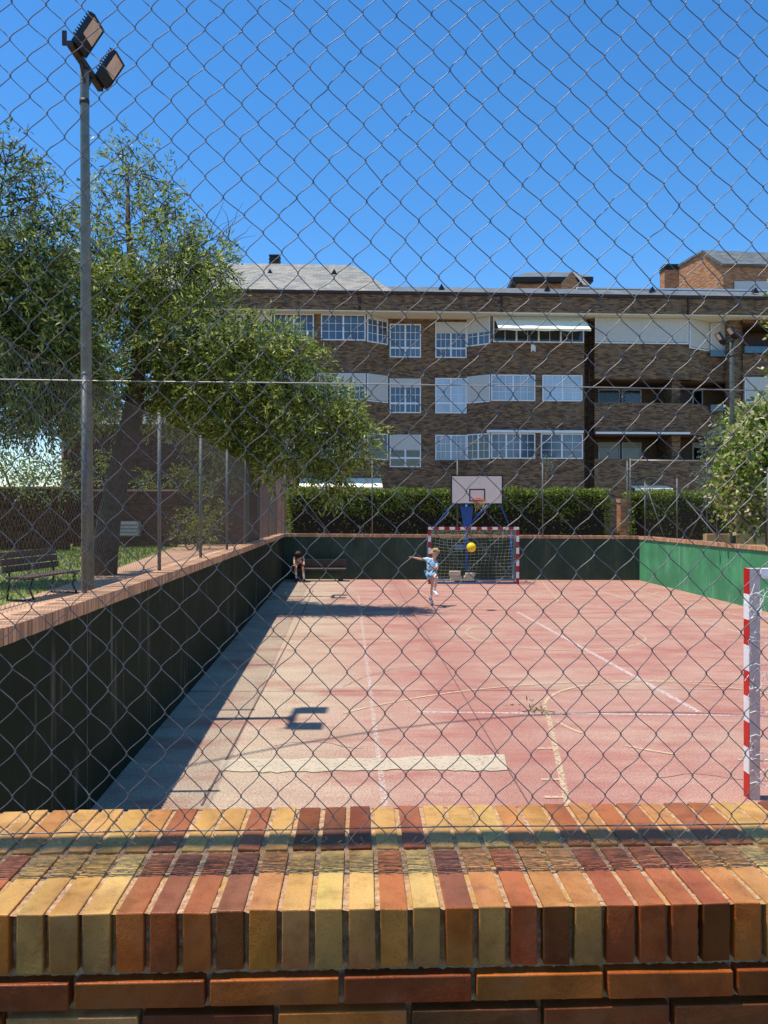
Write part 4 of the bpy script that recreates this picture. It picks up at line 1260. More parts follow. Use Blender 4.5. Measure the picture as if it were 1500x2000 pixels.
m = MB(); m.box(-27, -12.7, 30.75, 31.25, 3.402, 3.48); part('brick_coping', m, MT['cap'], pw)
fh = thing('far_house', 'red and white balconied house glimpsed under the left tree', 'house', (-24, 60, GZ))
m = MB(); m.box(-25.2, -18, 60, 66, GZ, 10.2); part('wall', m, MT['gable'], fh, uv=True)
m = MB(); m.box(-24.8, -22.4, 59.3, 59.98, 6.6, 7.3); part('balcony', m, MT['white'], fh)
m = MB(); m.box(-24.6, -23.2, 59.95, 59.99, 7.6, 9.2); part('window', m, MT['darkglass'], fh)
# grey letter box bank
lb = thing('mailbox_bank', 'grey metal slatted box on two legs in front of the planter wall', 'box', (-11.2, 33.2, GZ))
x0, x1 = X_at(226, 33.2), X_at(272, 33.2); z0, z1 = Z_at(1047, 33.2), Z_at(1018, 33.2)
m = MB(); m.box(x0, x1, 33.1, 33.4, z0, z1); part('cabinet', m, MT['steelbox'], lb)
m = MB()
for k in range(4): m.box(x0 + .03, x1 - .03, 33.06, 33.098, z0 + .05 + k * (z1 - z0) / 4.2, z0 + .05 + k * (z1 - z0) / 4.2 + .07)
part('slot', m, MT['alu'], lb)
for x in (x0 + .1, x1 - .1):
    m = MB(); m.box(x - .03, x + .03, 33.2, 33.26, GZ, z0); part('leg', m, MT['darkmetal'], lb)
# slatted screen by the back corner
ss = thing('slatted_screen', 'grey pink upright board screen beside the back left corner of the court', 'screen', (-4.6, 31, GZ))
xa, xb = X_at(508, 31.4), X_at(556, 31.4)
nb = 8
for_b = MB()
for k in range(nb):
    x = xa + (xb - xa) * k / nb
    for_b.box(x, x + (xb - xa) / nb - .015, 31.35, 31.39, GZ, 3.95)
part('board', for_b, MT['pinkwood'], ss)
m = MB(); m.box(xa, xb, 31.392, 31.45, 1.8, 1.9); m.box(xa, xb, 31.392, 31.45, 3.5, 3.6); part('rail', m, MT['darkmetal'], ss)
# brick pillar at the hedge gap
bp = thing('brick_pillar', 'orange brick pillar at the gap between the two hedges', 'pillar', (9.4, 30, GZ))
xa, xb = X_at(1212, 30.0), X_at(1229, 30.0)
m = MB(); m.box(xa, xb, 30, 30.5, GZ, Z_at(982, 30)); part('shaft', m, MT['gable'], bp, uv=True)
m = MB(); m.box(xa - .02, xb + .02, 29.98, 30.52, Z_at(982, 30) + .002, Z_at(974, 30)); part('brick_coping', m, MT['cap'], bp)
gp = MB(); gp.box(10.3, 13.0, 24.5, 24.8, .9, 1.78)
solo('garden_kerb', gp, MT['cap'], (11.5, 24.6, .9), 'low brick kerb wall under the pale flowering tree', 'wall')
mb = MB()
mb.face([(9.75, 23.0, 1.45), (40, 20, 1.45), (40, 34, 1.45), (9.7, 27.4, 1.45)])
mb.face([(9.75, 12.0, 1.45), (40, 9, 1.45), (40, 20, 1.45), (9.75, 23.0, 1.45)])
solo('raised_lawn', mb, MT['lawn'], (0, 0, 0), kind='structure')

# ------------------------------------------------------------------ foliage
def leaves_mesh(name, clumps, nper, llen, lwid, mat, droop=.35, twig_leaves=11, base=(0, 0, 0), seed=1, along=True):
    """clumps: (centre, (rx,ry,rz)) ; leaf blades set along short twigs inside each clump"""
    g = np.random.default_rng(seed)
    C = []; D = []; 
    for cc_ in clumps:
        c, r = cc_[:2]; df = cc_[2] if len(cc_) > 2 else 1.0
        vol = (r[0] * r[1] * r[2]) ** (2 / 3.) * g.uniform(.6, 1.2) * df
        nt = max(4, int(nper * vol))
        d = g.normal(0, 1, (nt, 3)); d /= np.linalg.norm(d, axis=1, keepdims=True)
        rad = g.uniform(.1, 1.0, (nt, 1)) ** .6 * (1 + .28 * np.sin(d[:, 0:1] * 5 + d[:, 2:3] * 4 + nt) + .12 * g.normal(0, 1, (nt, 1)))
        p = np.array(c)[None] + d * rad * np.array(r)[None]
        dr = d + g.normal(0, .5, (nt, 3)); dr[:, 2] -= droop * g.uniform(.3, 1.6, nt)
        dr /= np.linalg.norm(dr, axis=1, keepdims=True)
        C.append(p); D.append(dr)
    C = np.concatenate(C); D = np.concatenate(D)
    nt = len(C)
    k = twig_leaves
    tl = llen * 3.2
    s = np.linspace(0, 1, k)[None, :, None]
    curve = np.zeros((nt, k, 3)); curve[..., 2] = -(s[..., 0] ** 2) * .35 * tl
    P = C[:, None, :] + D[:, None, :] * (s * tl) + curve
    P = P.reshape(-1, 3); Dr = np.repeat(D, k, axis=0)
    n = len(P)
    side = g.normal(0, 1, (n, 3)); side -= Dr * np.sum(side * Dr, 1, keepdims=True); side /= np.linalg.norm(side, axis=1, keepdims=True)
    ld = Dr * g.uniform(.4, 1.0, (n, 1)) + side * g.uniform(.5, 1.0, (n, 1)); ld[:, 2] -= droop * .5
    ld /= np.linalg.norm(ld, axis=1, keepdims=True)
    wv = np.cross(ld, g.normal(0, 1, (n, 3))); wv /= np.linalg.norm(wv, axis=1, keepdims=True)
    ln = llen * g.uniform(.6, 1.2, (n, 1)); wd = lwid * g.uniform(.7, 1.2, (n, 1))
    V = np.zeros((n, 4, 3))
    V[:, 0] = P; V[:, 1] = P + ld * ln * .45 + wv * wd * .5; V[:, 2] = P + ld * ln; V[:, 3] = P + ld * ln * .45 - wv * wd * .5
    return npmesh(name, V.reshape(-1, 3), np.arange(n * 4).reshape(-1, 4), mat), n

def px_clump(px, py, Y, rx, rz, ry=None, df=None):
    c = at(px, py, Y); k = Y / F
    ry = (rx + rz) / 2 * k if ry is None else ry
    if df is None: df = .62 if py < 480 else (1.9 if py < 760 else 1.8)
    return (tuple(c), (rx * k, ry, rz * k), df)

def branch(mb, a, b, r0, r1, wob=.2, n=7, sides=6, rnd=random):
    a = Vector(a); b = Vector(b); pts = []; rs = []
    off = Vector((rnd.uniform(-1, 1), rnd.uniform(-1, 1), rnd.uniform(0, 1))) * wob * (b - a).length * .4
    for i in range(n + 1):
        t = i / n
        pts.append(a.lerp(b, t) + off * math.sin(math.pi * t) + Vector((rnd.uniform(-1, 1), rnd.uniform(-1, 1), rnd.uniform(-1, 1))) * .02 * (b - a).length * (0 < i < n))
        rs.append(r0 + (r1 - r0) * t)
    mb.tube(pts, rs, sides)
    return pts

def tree(name, label, cat, trunk_pts, trunk_r, clumps, nper, llen, lwid, leaf, limb_from, droop=.35, tl=11, seed=1, grp=None, sub=4, bare=None, extra=()):
    rr = random.Random(seed)
    root = thing(name, label, cat, tuple(trunk_pts[0]), grp)
    m = MB(); m.tube(trunk_pts, trunk_r, 12); part('trunk', m, MT['bark'], root, smooth=True)
    m = MB()
    tips = [Vector(p) for p in trunk_pts]
    for c, r, _d in clumps:
        cv = Vector(c)
        st = min(tips[limb_from:], key=lambda p: (p - cv).length + (2 if p.z > cv.z else 0))
        k = min(1.0, max(.35, (cv - st).length / 5))
        pts = branch(m, st, cv, trunk_r[-1] * .55 * k, .015, .25, rnd=rr)
        tips += pts[3:6]
        for q in range(sub):
            d = Vector((rr.gauss(0, 1), rr.gauss(0, 1), rr.gauss(0.2, 1))).normalized()
            branch(m, pts[rr.randint(3, 6)], cv + Vector((d.x * r[0], d.y * r[1], d.z * r[2])) * .95, .02, .006, .2, 5, 4, rr)
    if bare:
        for a, b in bare: branch(m, a, b, .012, .003, .35, 6, 4, rr)
    part('branches', m, MT['bark'], root, smooth=True)
    me, n = leaves_mesh('crown', list(clumps) + list(extra), nper, llen, lwid, MT[leaf], droop, tl, seed=seed)
    part('crown', me, None, root)
    return root

cl = [px_clump(*a) for a in (
    (262, 290, 21, 34, 26), (225, 300, 21, 26, 22), (235, 345, 21, 44, 30), (300, 345, 21, 34, 30), (205, 375, 21, 26, 30), (330, 395, 20.5, 36, 34), (265, 405, 20.5, 44, 32), (360, 430, 20.4, 34, 34),
    (405, 470, 20.3, 34, 30), (310, 460, 20, 56, 40), (425, 520, 20, 28, 34), (240, 470, 20.5, 46, 36), (185, 440, 20.6, 34, 36), (140, 400, 20.5, 30, 30), (130, 470, 20, 44, 44), (360, 505, 20, 40, 36), (190, 520, 20.4, 44, 36),
    (235, 560, 20, 75, 55), (330, 550, 20, 70, 50), (150, 570, 20, 60, 55), (400, 590, 19.6, 50, 40),
    (430, 665, 19.4, 75, 45), (520, 670, 19.4, 65, 42), (585, 705, 19.2, 50, 38), (330, 660, 19.8, 75, 50), (250, 650, 20.3, 60, 45),
    (470, 745, 19.5, 85, 48), (380, 760, 19.8, 70, 50), (560, 790, 19.4, 75, 45), (640, 790, 19.4, 55, 38), (690, 830, 19.3, 42, 34),
    (640, 870, 19.6, 52, 45), (570, 880, 19.8, 50, 45), (690, 880, 19.5, 34, 34), (650, 925, 19.6, 30, 22), (470, 830, 19.9, 70, 45), (440, 880, 20.2, 42, 34), (500, 880, 20, 40, 34), (300, 740, 20.4, 60, 45), (180, 680, 19, 55, 50), (150, 760, 19, 55, 42), (205, 775, 20.6, 40, 36), (330, 790, 21, 50, 30), (420, 810, 21, 60, 40))]
T1_ = [at(200, 1128, 19.6), at(212, 1020, 19.7), at(238, 900, 19.8), at(262, 800, 19.9), at(272, 690, 20), at(262, 570, 20.2), at(250, 440, 20.5), at(250, 340, 20.8)]
tree('leafy_tree', 'large narrow leaved tree with leaning trunk, one branch reaching over the court', 'tree', T1_, [.36, .30, .28, .25, .19, .13, .07, .03],
     cl, 270, .18, .042, 'leaf', 3, .35, 12, 11, 'trees of the left garden', 5,
     bare=[(at(400, 470, 20.3), at(440, 385, 20.3)), (at(420, 480, 20.3), at(470, 420, 20.3)), (at(430, 490, 20.3), at(492, 440, 20.3)), (at(430, 500, 20.3), at(480, 480, 20.3)), (at(410, 470, 20.3), at(452, 430, 20.3)), (at(440, 500, 20.3), at(500, 460, 20.3)), (at(440, 470, 20.3), at(475, 395, 20.3)), (at(445, 470, 20.3), at(430, 400, 20.3)),
           (at(450, 640, 19.5), at(555, 590, 19.5)), (at(450, 650, 19.5), at(560, 575, 19.5))])
cl = [px_clump(*a) for a in (
    (20, 285, 17, 32, 24), (55, 305, 17, 28, 22), (-10, 310, 17, 36, 30), (50, 345, 17, 42, 30), (-10, 370, 17, 50, 40), (75, 385, 17, 30, 28), (40, 420, 17, 50, 36), (95, 440, 17, 34, 34), (0, 455, 17, 56, 40), (60, 500, 17, 75, 55), (110, 540, 17, 50, 45), (-20, 540, 17, 70, 60),
    (40, 600, 17, 85, 60), (110, 640, 17, 65, 50), (-20, 660, 17, 70, 60), (60, 700, 17, 85, 55), (10, 770, 17, 80, 45), (90, 770, 17, 65, 45), (150, 720, 17.6, 45, 50), (-90, 480, 17, 70, 80), (-90, 650, 17, 70, 80), (70, 815, 17.4, 50, 22), (-20, 820, 17.4, 50, 25))]
T2_ = [Vector((-11.6, 17.6, GZ)), Vector((-11.3, 17.5, 2.4)), Vector((-10.8, 17.3, 4.2)), Vector((-10.2, 17.1, 6)), Vector((-9.4, 17, 7.6)), Vector((-8.6, 17, 9))]
tree('leafy_tree', 'dense grey green tree cut off by the left edge of the picture', 'tree', T2_, [.32, .28, .24, .2, .13, .06], cl, 270, .19, .044, 'leaf2', 2, .5, 12, 12, 'trees of the left garden', 4)

def shrub(name, label, cat, clumps, nper, llen, lwid, leaf, base, seed, droop=.1, stem_r=.03, tl=5, grp=None):
    rr = random.Random(seed)
    root = thing(name, label, cat, tuple(base), grp)
    m = MB()
    for c, r, *_d in clumps:
        branch(m, Vector(base) + Vector((rr.uniform(-.1, .1), rr.uniform(-.1, .1), 0)), c, stem_r, stem_r * .3, .15, 5, 6, rr)
    part('stem', m, MT['bark'], root, smooth=True)
    me, n = leaves_mesh('foliage', [q[:2] for q in clumps], nper, llen, lwid, MT[leaf], droop, tl, seed=seed)
    part('foliage', me, None, root)
    return root
cl = [px_clump(*a) for a in ((1480, 830, 21.8, 42, 40), (1500, 900, 21.6, 60, 55), (1450, 930, 21.4, 42, 45), (1470, 985, 21.4, 40, 26), (1490, 940, 21, 36, 36), (1465, 870, 21.3, 34, 30), (1520, 835, 22, 50, 40), (1560, 900, 22, 60, 80), (1582, 560, 22.5, 46, 55), (1590, 640, 22.5, 48, 50), (1600, 730, 22.3, 56, 60), (1520, 970, 21.5, 60, 40))]
tree('flowering_tree', 'cream and green variegated tree spilling over the right court wall', 'tree', [Vector((11.1, 21.9, 1.3)), Vector((11.05, 21.9, 2.6)), Vector((11.2, 22, 4)), Vector((11.6, 22.2, 6)), Vector((12, 22.4, 8.4))], [.2, .17, .14, .09, .05], cl, 420, .17, .10, 'varieg', 1, .25, 7, 21)
cl = [px_clump(*a) for a in ((1405, 870, 26.5, 26, 34), (1425, 850, 26.5, 28, 36), (1400, 930, 26.5, 26, 38), (1430, 920, 26.3, 30, 40))]
tree('olive_tree', 'silvery olive tree behind the right floodlight pole', 'tree', [Vector((11.9, 26.6, 1.2)), Vector((11.85, 26.6, 2.6)), Vector((11.8, 26.5, 4))], [.11, .09, .06], cl, 400, .12, .034, 'olive', 1, .1, 9, 22)

# clipped hedges
def hedge(label, x0, x1, y0, y1, z0, z1, seed, nper=5200):
    root = thing('hedge', label, 'hedge', ((x0 + x1) / 2, y0, z0), 'clipped hedges behind the court')
    m = MB(); m.box(x0 + .18, x1 - .18, y0 + .18, y1 - .1, z0, z1 - .22); part('inner_twigs', m, MT['core'], root)
    g = np.random.default_rng(seed)
    area = (x1 - x0) * (z1 - z0)
    n1 = int(area * 560); n2 = int((x1 - x0) * (y1 - y0) * 520); n3 = int((y1 - y0) * (z1 - z0) * 400)
    lump = lambda a, b: .07 * np.sin(a * 3.1 + b) + .05 * np.sin(a * 7.3 + 2 * b) 
    zz = z0 + (z1 - z0) * g.uniform(0, 1, n1) ** .62
    xx = g.uniform(x0, x1, n1)
    keep = (zz > z0 + (z1 - z0) * (.62 + .06 * np.sin(xx * 1.7))) | (g.uniform(0, 1, n1) < .16)
    xx, zz = xx[keep], zz[keep]
    P1 = np.stack([xx, y0 + lump(xx, zz) + g.uniform(0, .22, len(xx)), zz], 1)
    xx = g.uniform(x0, x1, n2); yy = g.uniform(y0, y1, n2)
    P2 = np.stack([xx, yy, z1 + lump(xx, yy) * .7 - g.uniform(0, .2, n2) + .03], 1)
    P3 = np.concatenate([np.stack([np.full(n3, xe) + g.uniform(-.12, .12, n3), g.uniform(y0, y1, n3), g.uniform(z0, z1, n3)], 1) for xe in (x0 + .06, x1 - .06)])
    P = np.concatenate([P1, P2, P3]); n = len(P)
    d = g.normal(0, 1, (n, 3)); d[:, 2] += .5; d[:, 1] -= .4; d /= np.linalg.norm(d, axis=1, keepdims=True)
    w = np.cross(d, g.normal(0, 1, (n, 3))); w /= np.linalg.norm(w, axis=1, keepdims=True)
    ln = .10 * g.uniform(.7, 1.4, (n, 1)); wd = ln * .5
    V = np.stack([P, P + d * ln * .5 + w * wd * .5, P + d * ln, P + d * ln * .5 - w * wd * .5], 1)
    part('foliage', npmesh('foliage', V.reshape(-1, 3), np.arange(n * 4).reshape(-1, 4), MT['hedge']), None, root)
    return root
hedge('long clipped green hedge behind the back court wall', X_at(563, 30), X_at(1186, 30), 29.6, 30.9, GZ, Z_at(957, 30), 31)
hedge('shorter clipped hedge right of the orange brick pillar', X_at(1229, 30), X_at(1420, 30), 29.7, 30.9, GZ, Z_at(962, 30), 32)
# shrubs of the left garden
shrub('lime_shrub', 'round yellow green shrub near the far garden path', 'shrub', [px_clump(368, 1005, 32, 24, 10), px_clump(405, 1008, 32, 28, 12), px_clump(390, 1025, 32, 40, 14)], 330, .12, .06, 'lime', (-7.7, 32, GZ), 41)
shrub('garden_shrub', 'bright green bush growing against the dark brick house', 'shrub', [px_clump(355, 930, 35.5, 24, 22), px_clump(385, 945, 35.5, 26, 30), px_clump(410, 960, 35.5, 20, 26), px_clump(425, 985, 35, 18, 22)], 260, .13, .06, 'lime', (-9, 35.6, GZ), 42)
shrub('garden_shrub', 'loose green bush on the planter wall right of the tree trunk', 'shrub', [px_clump(285, 940, 34, 22, 26), px_clump(300, 955, 34, 18, 20), px_clump(210, 905, 34, 26, 30)], 200, .13, .06, 'hedge', (-10.6, 34.4, 2), 43)
shrub('garden_shrub', 'dark bush beneath the dense tree at the left edge', 'shrub', [px_clump(20, 930, 30, 60, 34), px_clump(90, 945, 30, 60, 28), px_clump(140, 930, 30, 40, 36)], 170, .15, .06, 'leaf2', (-13.6, 29.8, GZ), 44)
shrub('garden_shrub', 'low flowering bush under the lime shrub', 'shrub', [px_clump(350, 1045, 31, 24, 16), px_clump(395, 1052, 31, 34, 14)], 200, .11, .05, 'hedge', (-7.8, 31, GZ), 45)
shrub('small_tree', 'small round topped plant on a bare stem before the facade', 'shrub', [px_clump(1071, 902, 33, 11, 10), px_clump(1069, 912, 33, 9, 9)], 420, .1, .05, 'olive', (X_at(1069, 33), 33, GZ), 46, stem_r=.05)
# far trees beyond the buildings
for i, (px, py, Y, rx, rz, lb_) in enumerate(((60, 905, 70, 90, 30, 'far dark tree line seen under the left garden tree'),)):
    shrub('far_tree', lb_, 'tree', [px_clump(px - 60, py, Y, rx, rz, 3), px_clump(px + 50, py + 5, Y, rx, rz, 3)], 26, .4, .2, 'hedge', (X_at(px, Y), Y, GZ), 60 + i, stem_r=.2)

# ------------------------------------------------------------------ benches
def garden_bench():
    base = Vector((-6.1, 14.3, GZ))
    root = thing('garden_bench', 'brown slatted garden bench with thin metal legs on the path beside the lawn', 'bench', tuple(base))
    d = Vector((.16, 1, 0)).normalized(); n = Vector((1, -.16, 0)).normalized()      # length, facing the court
    Ln = 1.75
    o = base + Vector((-.75, -.4, 0))
    m = MB()
    for k in range(4): m.fbox(o, d, n, (0, 0, 1), (0, Ln), (.0 + k * .11, .095 + k * .11), (.42, .455))
    part('seat', m, MT['wood'], root)
    m = MB()
    for k in range(3): m.fbox(o - n * .06, d, n, (0, 0, 1), (0, Ln), (-.02 - k * .03, .01 - k * .03), (.52 + k * .13, .635 + k * .13))
    part('backrest', m, MT['wood'], root)
    for s in (.18, Ln - .18):
        m = MB()
        m.tube([o + d * s + n * .42 + Vector((0, 0, .42)), o + d * s + n * .36 + Vector((0, 0, .2)), o + d * s + n * .46 + Vector((0, 0, 0))], .02, 6)
        part('leg', m, MT['darkmetal'], root, smooth=True)
        m = MB()
        m.tube([o + d * s - n * .16 + Vector((0, 0, .9)), o + d * s - n * .04 + Vector((0, 0, .44)), o + d * s - n * .1 + Vector((0, 0, 0))], .02, 6)
        m.tube([o + d * s - n * .04 + Vector((0, 0, .41)), o + d * s + n * .42 + Vector((0, 0, .41))], .018, 6)
        m.tube([o + d * s - n * .1 + Vector((0, 0, .02)), o + d * s + n * .46 + Vector((0, 0, .02))], .018, 6)
        part('leg', m, MT['darkmetal'], root, smooth=True)
garden_bench()
def court_bench():
    Y = 27.55; x0, x1 = X_at(574, Y), X_at(676, Y)
    root = thing('court_bench', 'low dark bench against the back court wall in the left corner', 'bench', ((x0 + x1) / 2, Y, 0))
    m = MB(); m.box(x0, x1, Y - .25, Y + .18, .40, .455); part('seat', m, MT['wood'], root)
    m = MB(); m.box(x0, x1, Y + .2, Y + .245, .52, .76); part('backrest', m, MT['wood'], root)
    for x in (x0 + .12, x1 - .28):
        m = MB(); m.box(x, x + .16, Y - .2, Y + .3, 0, .398); m.box(x + .05, x + .1, Y + .247, Y + .3, .398, .74)
        part('leg', m, MT['concrete'], root)
court_bench()

# ------------------------------------------------------------------ goals
def striped(a, b, w, d, n, start, red, white, up=(0, 0, 1), root=None, name='post'):
    a = Vector(a); b = Vector(b)
    m = MB()
    for k in range(n):
        m.bar(a.lerp(b, k / n), a.lerp(b, (k + 1) / n), w, d, (k + start) % 2, up)
    return part(name, m, [MT[white], MT[red]], root)

def net_grid(fn, nu, nv, r, mat, root, sub=1):
    A = []
    u = np.linspace(0, 1, nu + 1); v = np.linspace(0, 1, nv + 1)
    Vs = []; Qs = []; off = 0
    g1 = np.array([[fn(a, b) for b in v] for a in u]); g2 = np.array([[fn(a, b) for a in u] for b in v])
    for G in (g1, g2):
        V, Q = wires(G, r, 3, (.31, .83, .47)); Vs.append(V); Qs.append(Q + off); off += len(V)
    return part('net', npmesh('net', np.concatenate(Vs), np.concatenate(Qs), MT[mat]), None, root)

Yg = 26.4
gx0, gx1 = X_at(839, Yg), X_at(1011, Yg); gz = Z_at(1032, Yg)
goal = thing('football_goal', 'far red and white football goal with net below the basketball hoop', 'goal', ((gx0 + gx1) / 2, Yg, 0), 'red and white goals')
striped((gx0, Yg, 0), (gx0, Yg, gz - .04), .09, .09, 9, 1, 'goal_red2', 'goal_white', (0, 1, 0), goal, 'post')
striped((gx1, Yg, 0), (gx1, Yg, gz - .04), .09, .09, 9, 1, 'goal_red2', 'goal_white', (0, 1, 0), goal, 'post')
striped((gx0 - .045, Yg, gz), (gx1 + .045, Yg, gz), .09, .09, 17, 0, 'goal_red2', 'goal_white', (0, 0, 1), goal, 'crossbar')
for x in (gx0, gx1):
    m = MB(); m.tube([(x, Yg + .05, gz - .05), (x, Yg + .75, gz - .25), (x, Yg + 1.0, .05), (x, Yg + .05, .05)], .022, 6); part('side_frame', m, MT['bluegrey'], goal, smooth=True)
m = MB(); m.tube([(gx0, Yg + 1.0, .05), (gx1, Yg + 1.0, .05)], .03, 8); part('ground_bar', m, MT['bluegrey'], goal, smooth=True)
m = MB(); m.tube([(gx0, Yg + .02, .04), (gx1, Yg + .02, .04)], .03, 8); part('ground_bar', m, MT['bluegrey'], goal, smooth=True)
def far_net(u, v):
    x = gx0 + (gx1 - gx0) * u
    sagg = .12 * math.sin(math.pi * u)
    if v < .3:
        t = v / .3; y = Yg + .06 + .75 * t; z = gz - .05 - .22 * t - sagg * (t + .2) * (1 + .5 * math.sin(u * 7))
    else:
        t = (v - .3) / .7; y = Yg + .81 + .2 * t - .25 * math.sin(math.pi * t) * math.sin(math.pi * u); z = (gz - .27 - sagg * 1.2 * (1 + .5 * math.sin(u * 7)) * (1 - t)) * (1 - t) + .04
    return (x + .04 * math.sin(v * 9 + u * 5), y, z)
net_grid(far_net, 21, 19, .0042, 'net', goal)
def side_net(x):
    def f(u, v):
        y = Yg + .05 + .85 * u; zt = gz - .06 - .28 * u
        return (x + .05 * math.sin(u * 3.1) * math.sin(v * 3.1), y, .05 + (zt - .05) * v)
    return f
net_grid(side_net(gx0), 9, 18, .004, 'net', goal); net_grid(side_net(gx1), 9, 18, .004, 'net', goal)

# near goal, only its left post and net are in the picture
Yn = 6.9
nx0 = X_at(1469, Yn); nx1 = nx0 + 3.08; nz = Z_at(1110, Yn)
goal2 = thing('football_goal', 'near red and white goal post with grey back at the right edge', 'goal', ((nx0 + nx1) / 2, Yn, 0), 'red and white goals')
def near_post(x, s):
    m = MB()
    n = 9
    for k in range(n):
        # painted shell on the outer and mouth sides
        z0, z1 = nz * k / n, nz * (k + 1) / n
        m.box(x - .052, x - .046, Yn - .05, Yn + .052, z0, z1, k % 2 if False else (1 if (n - 1 - k) % 2 == 0 else 0)) if s < 0 else m.box(x + .046, x + .052, Yn - .05, Yn + .052, z0, z1, 1 if (n - 1 - k) % 2 == 0 else 0)
        m.box(x - .045, x + .045, Yn + .046, Yn + .052, z0, z1, 1 if (n - 1 - k) % 2 == 0 else 0)
    m.box(x - .045, x + .045, Yn - .055, Yn + .045, 0, nz, 2)
    return part('post', m, [MT['goal_white'], MT['goal_red'], MT['alu']], goal2)
near_post(nx0, -1); near_post(nx1, 1)
striped((nx0 + .06, Yn, nz - .045), (nx1 - .06, Yn, nz - .045), .09, .09, 15, 0, 'goal_red', 'goal_white', (0, 0, 1), goal2, 'crossbar')
for x in (nx0 + .07, nx1 - .07):
    m = MB(); m.tube([(x, Yn - .02, nz - .1), (x, Yn - .3, nz - .12), (x, Yn - .7, nz - .16), (x, Yn - .95, nz - .5), (x, Yn - 1.0, .03), (x, Yn - .06, .03)], .022, 8) if False else m.tube([(x + .03, Yn + .06, nz - .055), (x + .3, Yn - .1, nz - .05), (x + .55, Yn - .35, nz - .08), (x + .6, Yn - .9, .9), (x + .6, Yn - .95, .03)], .024, 8)
    part('net_hoop', m, MT['bluegrey'], goal2, smooth=True)
def near_net(u, v):
    x = nx0 + .12 + (nx1 - nx0 - .24) * u
    y = Yn - .06 - .9 * min(1, v * 1.6) + .06 * math.sin(u * 9)
    z = (nz - .1) * (1 - max(0, (v - .25) / .75)) - .06 * math.sin(math.pi * u) + .03
    return (x, y, max(.02, z))
net_grid(near_net, 26, 20, .004, 'netw', goal2)
m = MB(); rr = random.Random(4)
for k in range(26):
    z = rr.uniform(.15, nz - .1)
    a = Vector((nx0 + rr.uniform(-.05, .05), Yn - .062, z)); pts = [a]
    for q in range(5): pts.append(pts[-1] + Vector((rr.uniform(-.05, .05), rr.uniform(-.012, .004), rr.uniform(-.08, .05))))
    m.tube(pts, .003, 4)
for k in range(9):
    z = .15 + k * .21
    m.tube([(nx0 - .047, Yn - .062, z), (nx0, Yn - .072, z + .02), (nx0 + .05, Yn - .064, z), (nx0 + .14, Yn - .09, z - .03 + .05 * (k % 2))], .0035, 4)
part('net_tie', m, MT['netw'], goal2)['kind'] = 'stuff'

# ------------------------------------------------------------------ basketball hoop
Yh = 26.9
hp = thing('basketball_hoop', 'white basketball backboard with orange ring on a blue padded post', 'basketball hoop', (X_at(912, Yh), Yh + .5, 0))
bx0, bx1, bz0, bz1 = X_at(881, Yh), X_at(982, Yh), Z_at(985, Yh), Z_at(928, Yh)
m = MB(); m.box(bx0, bx1, Yh, Yh + .05, bz0, bz1); bb = part('backboard', m, MT['board'], hp)
m = MB(); e = .035
for q in ((bx0 - .01, bx1 + .01, bz0 - .01, bz0 + e), (bx0 - .01, bx1 + .01, bz1 - e, bz1 + .01), (bx0 - .01, bx0 + e, bz0 + e, bz1 - e), (bx1 - e, bx1 + .01, bz0 + e, bz1 - e)):
    m.box(q[0], q[1], Yh - .012, Yh + .055, q[2], q[3])
cx = X_at(932, Yh); sx = .28; s0 = bz0 + .14; s1 = bz0 + .54
for q in ((cx - sx, cx + sx, s1 - .04, s1), (cx - sx, cx - sx + .04, s0, s1 - .04), (cx + sx - .04, cx + sx, s0, s1 - .04), (cx - sx, cx + sx, s0 - .04, s0)):
    m.box(q[0], q[1], Yh - .006, Yh - .0005, q[2], q[3])
part('board_marking', m, MT['black'], bb)
m = MB(); rz = Z_at(976, Yh); rc = Vector((cx + .03, Yh - .36, rz))
m.tube([rc + Vector((.225 * math.cos(a), .225 * math.sin(a), 0)) for a in np.linspace(0, 2 * math.pi, 25)], .016, 6, caps=False)
m.box(cx - .06, cx + .1, Yh - .15, Yh - .013, rz - .03, rz + .05)
m.tube([(cx + .1, Yh - .02, rz - .16), (rc.x + .12, rc.y + .15, rz)], .014, 6); m.tube([(cx - .04, Yh - .02, rz - .16), (rc.x - .12, rc.y + .15, rz)], .014, 6)
hr = part('hoop_ring', m, MT['orange'], hp, smooth=False)
m = MB(); rr = random.Random(9)
for k in range(12):
    a = 2 * math.pi * k / 12; b = a + .5; c = a
    if k in (2, 7): continue
    p = lambda an, rad, dz: rc + Vector((rad * math.cos(an), rad * math.sin(an), dz))
    m.tube([p(a, .222, -.01), p(b, .19, -.14), p(c, .15, -.27), p(b, .13, -.36 + rr.uniform(-.05, .05))], .006, 4)
    m.tube([p(a, .222, -.01), p(a - .5, .19, -.14), p(a, .15, -.27)], .006, 4)
part('hoop_net', m, MT['hoopnet'], hr)
px_ = X_at(911, Yh + .5); yb = Yh + .42
m = MB(); m.tube([(px_, yb, 0), (px_, yb, bz0 + .3)], .055, 10); part('post', m, MT['blue'], hp, smooth=True)
m = MB()
A = [Vector((px_ - .22, yb - .2, bz0 - .08)), Vector((px_ + .22, yb - .2, bz0 - .08)), Vector((px_ + .22, yb + .15, bz0 - .08)), Vector((px_ - .22, yb + .15, bz0 - .08))]
Bq = [Vector((px_ - .09, yb - .12, bz0 - .85)), Vector((px_ + .13, yb - .12, bz0 - .85)), Vector((px_ + .13, yb + .1, bz0 - .85)), Vector((px_ - .09, yb + .1, bz0 - .85))]
m.face(A); m.face(Bq[::-1])
for k in range(4): m.face([Bq[k], Bq[(k + 1) % 4], A[(k + 1) % 4], A[k]])
pd = part('post_padding', m, MT['blue'], hp); bv = pd.modifiers.new('b', 'BEVEL'); bv.width = .04; bv.segments = 3
m = MB()
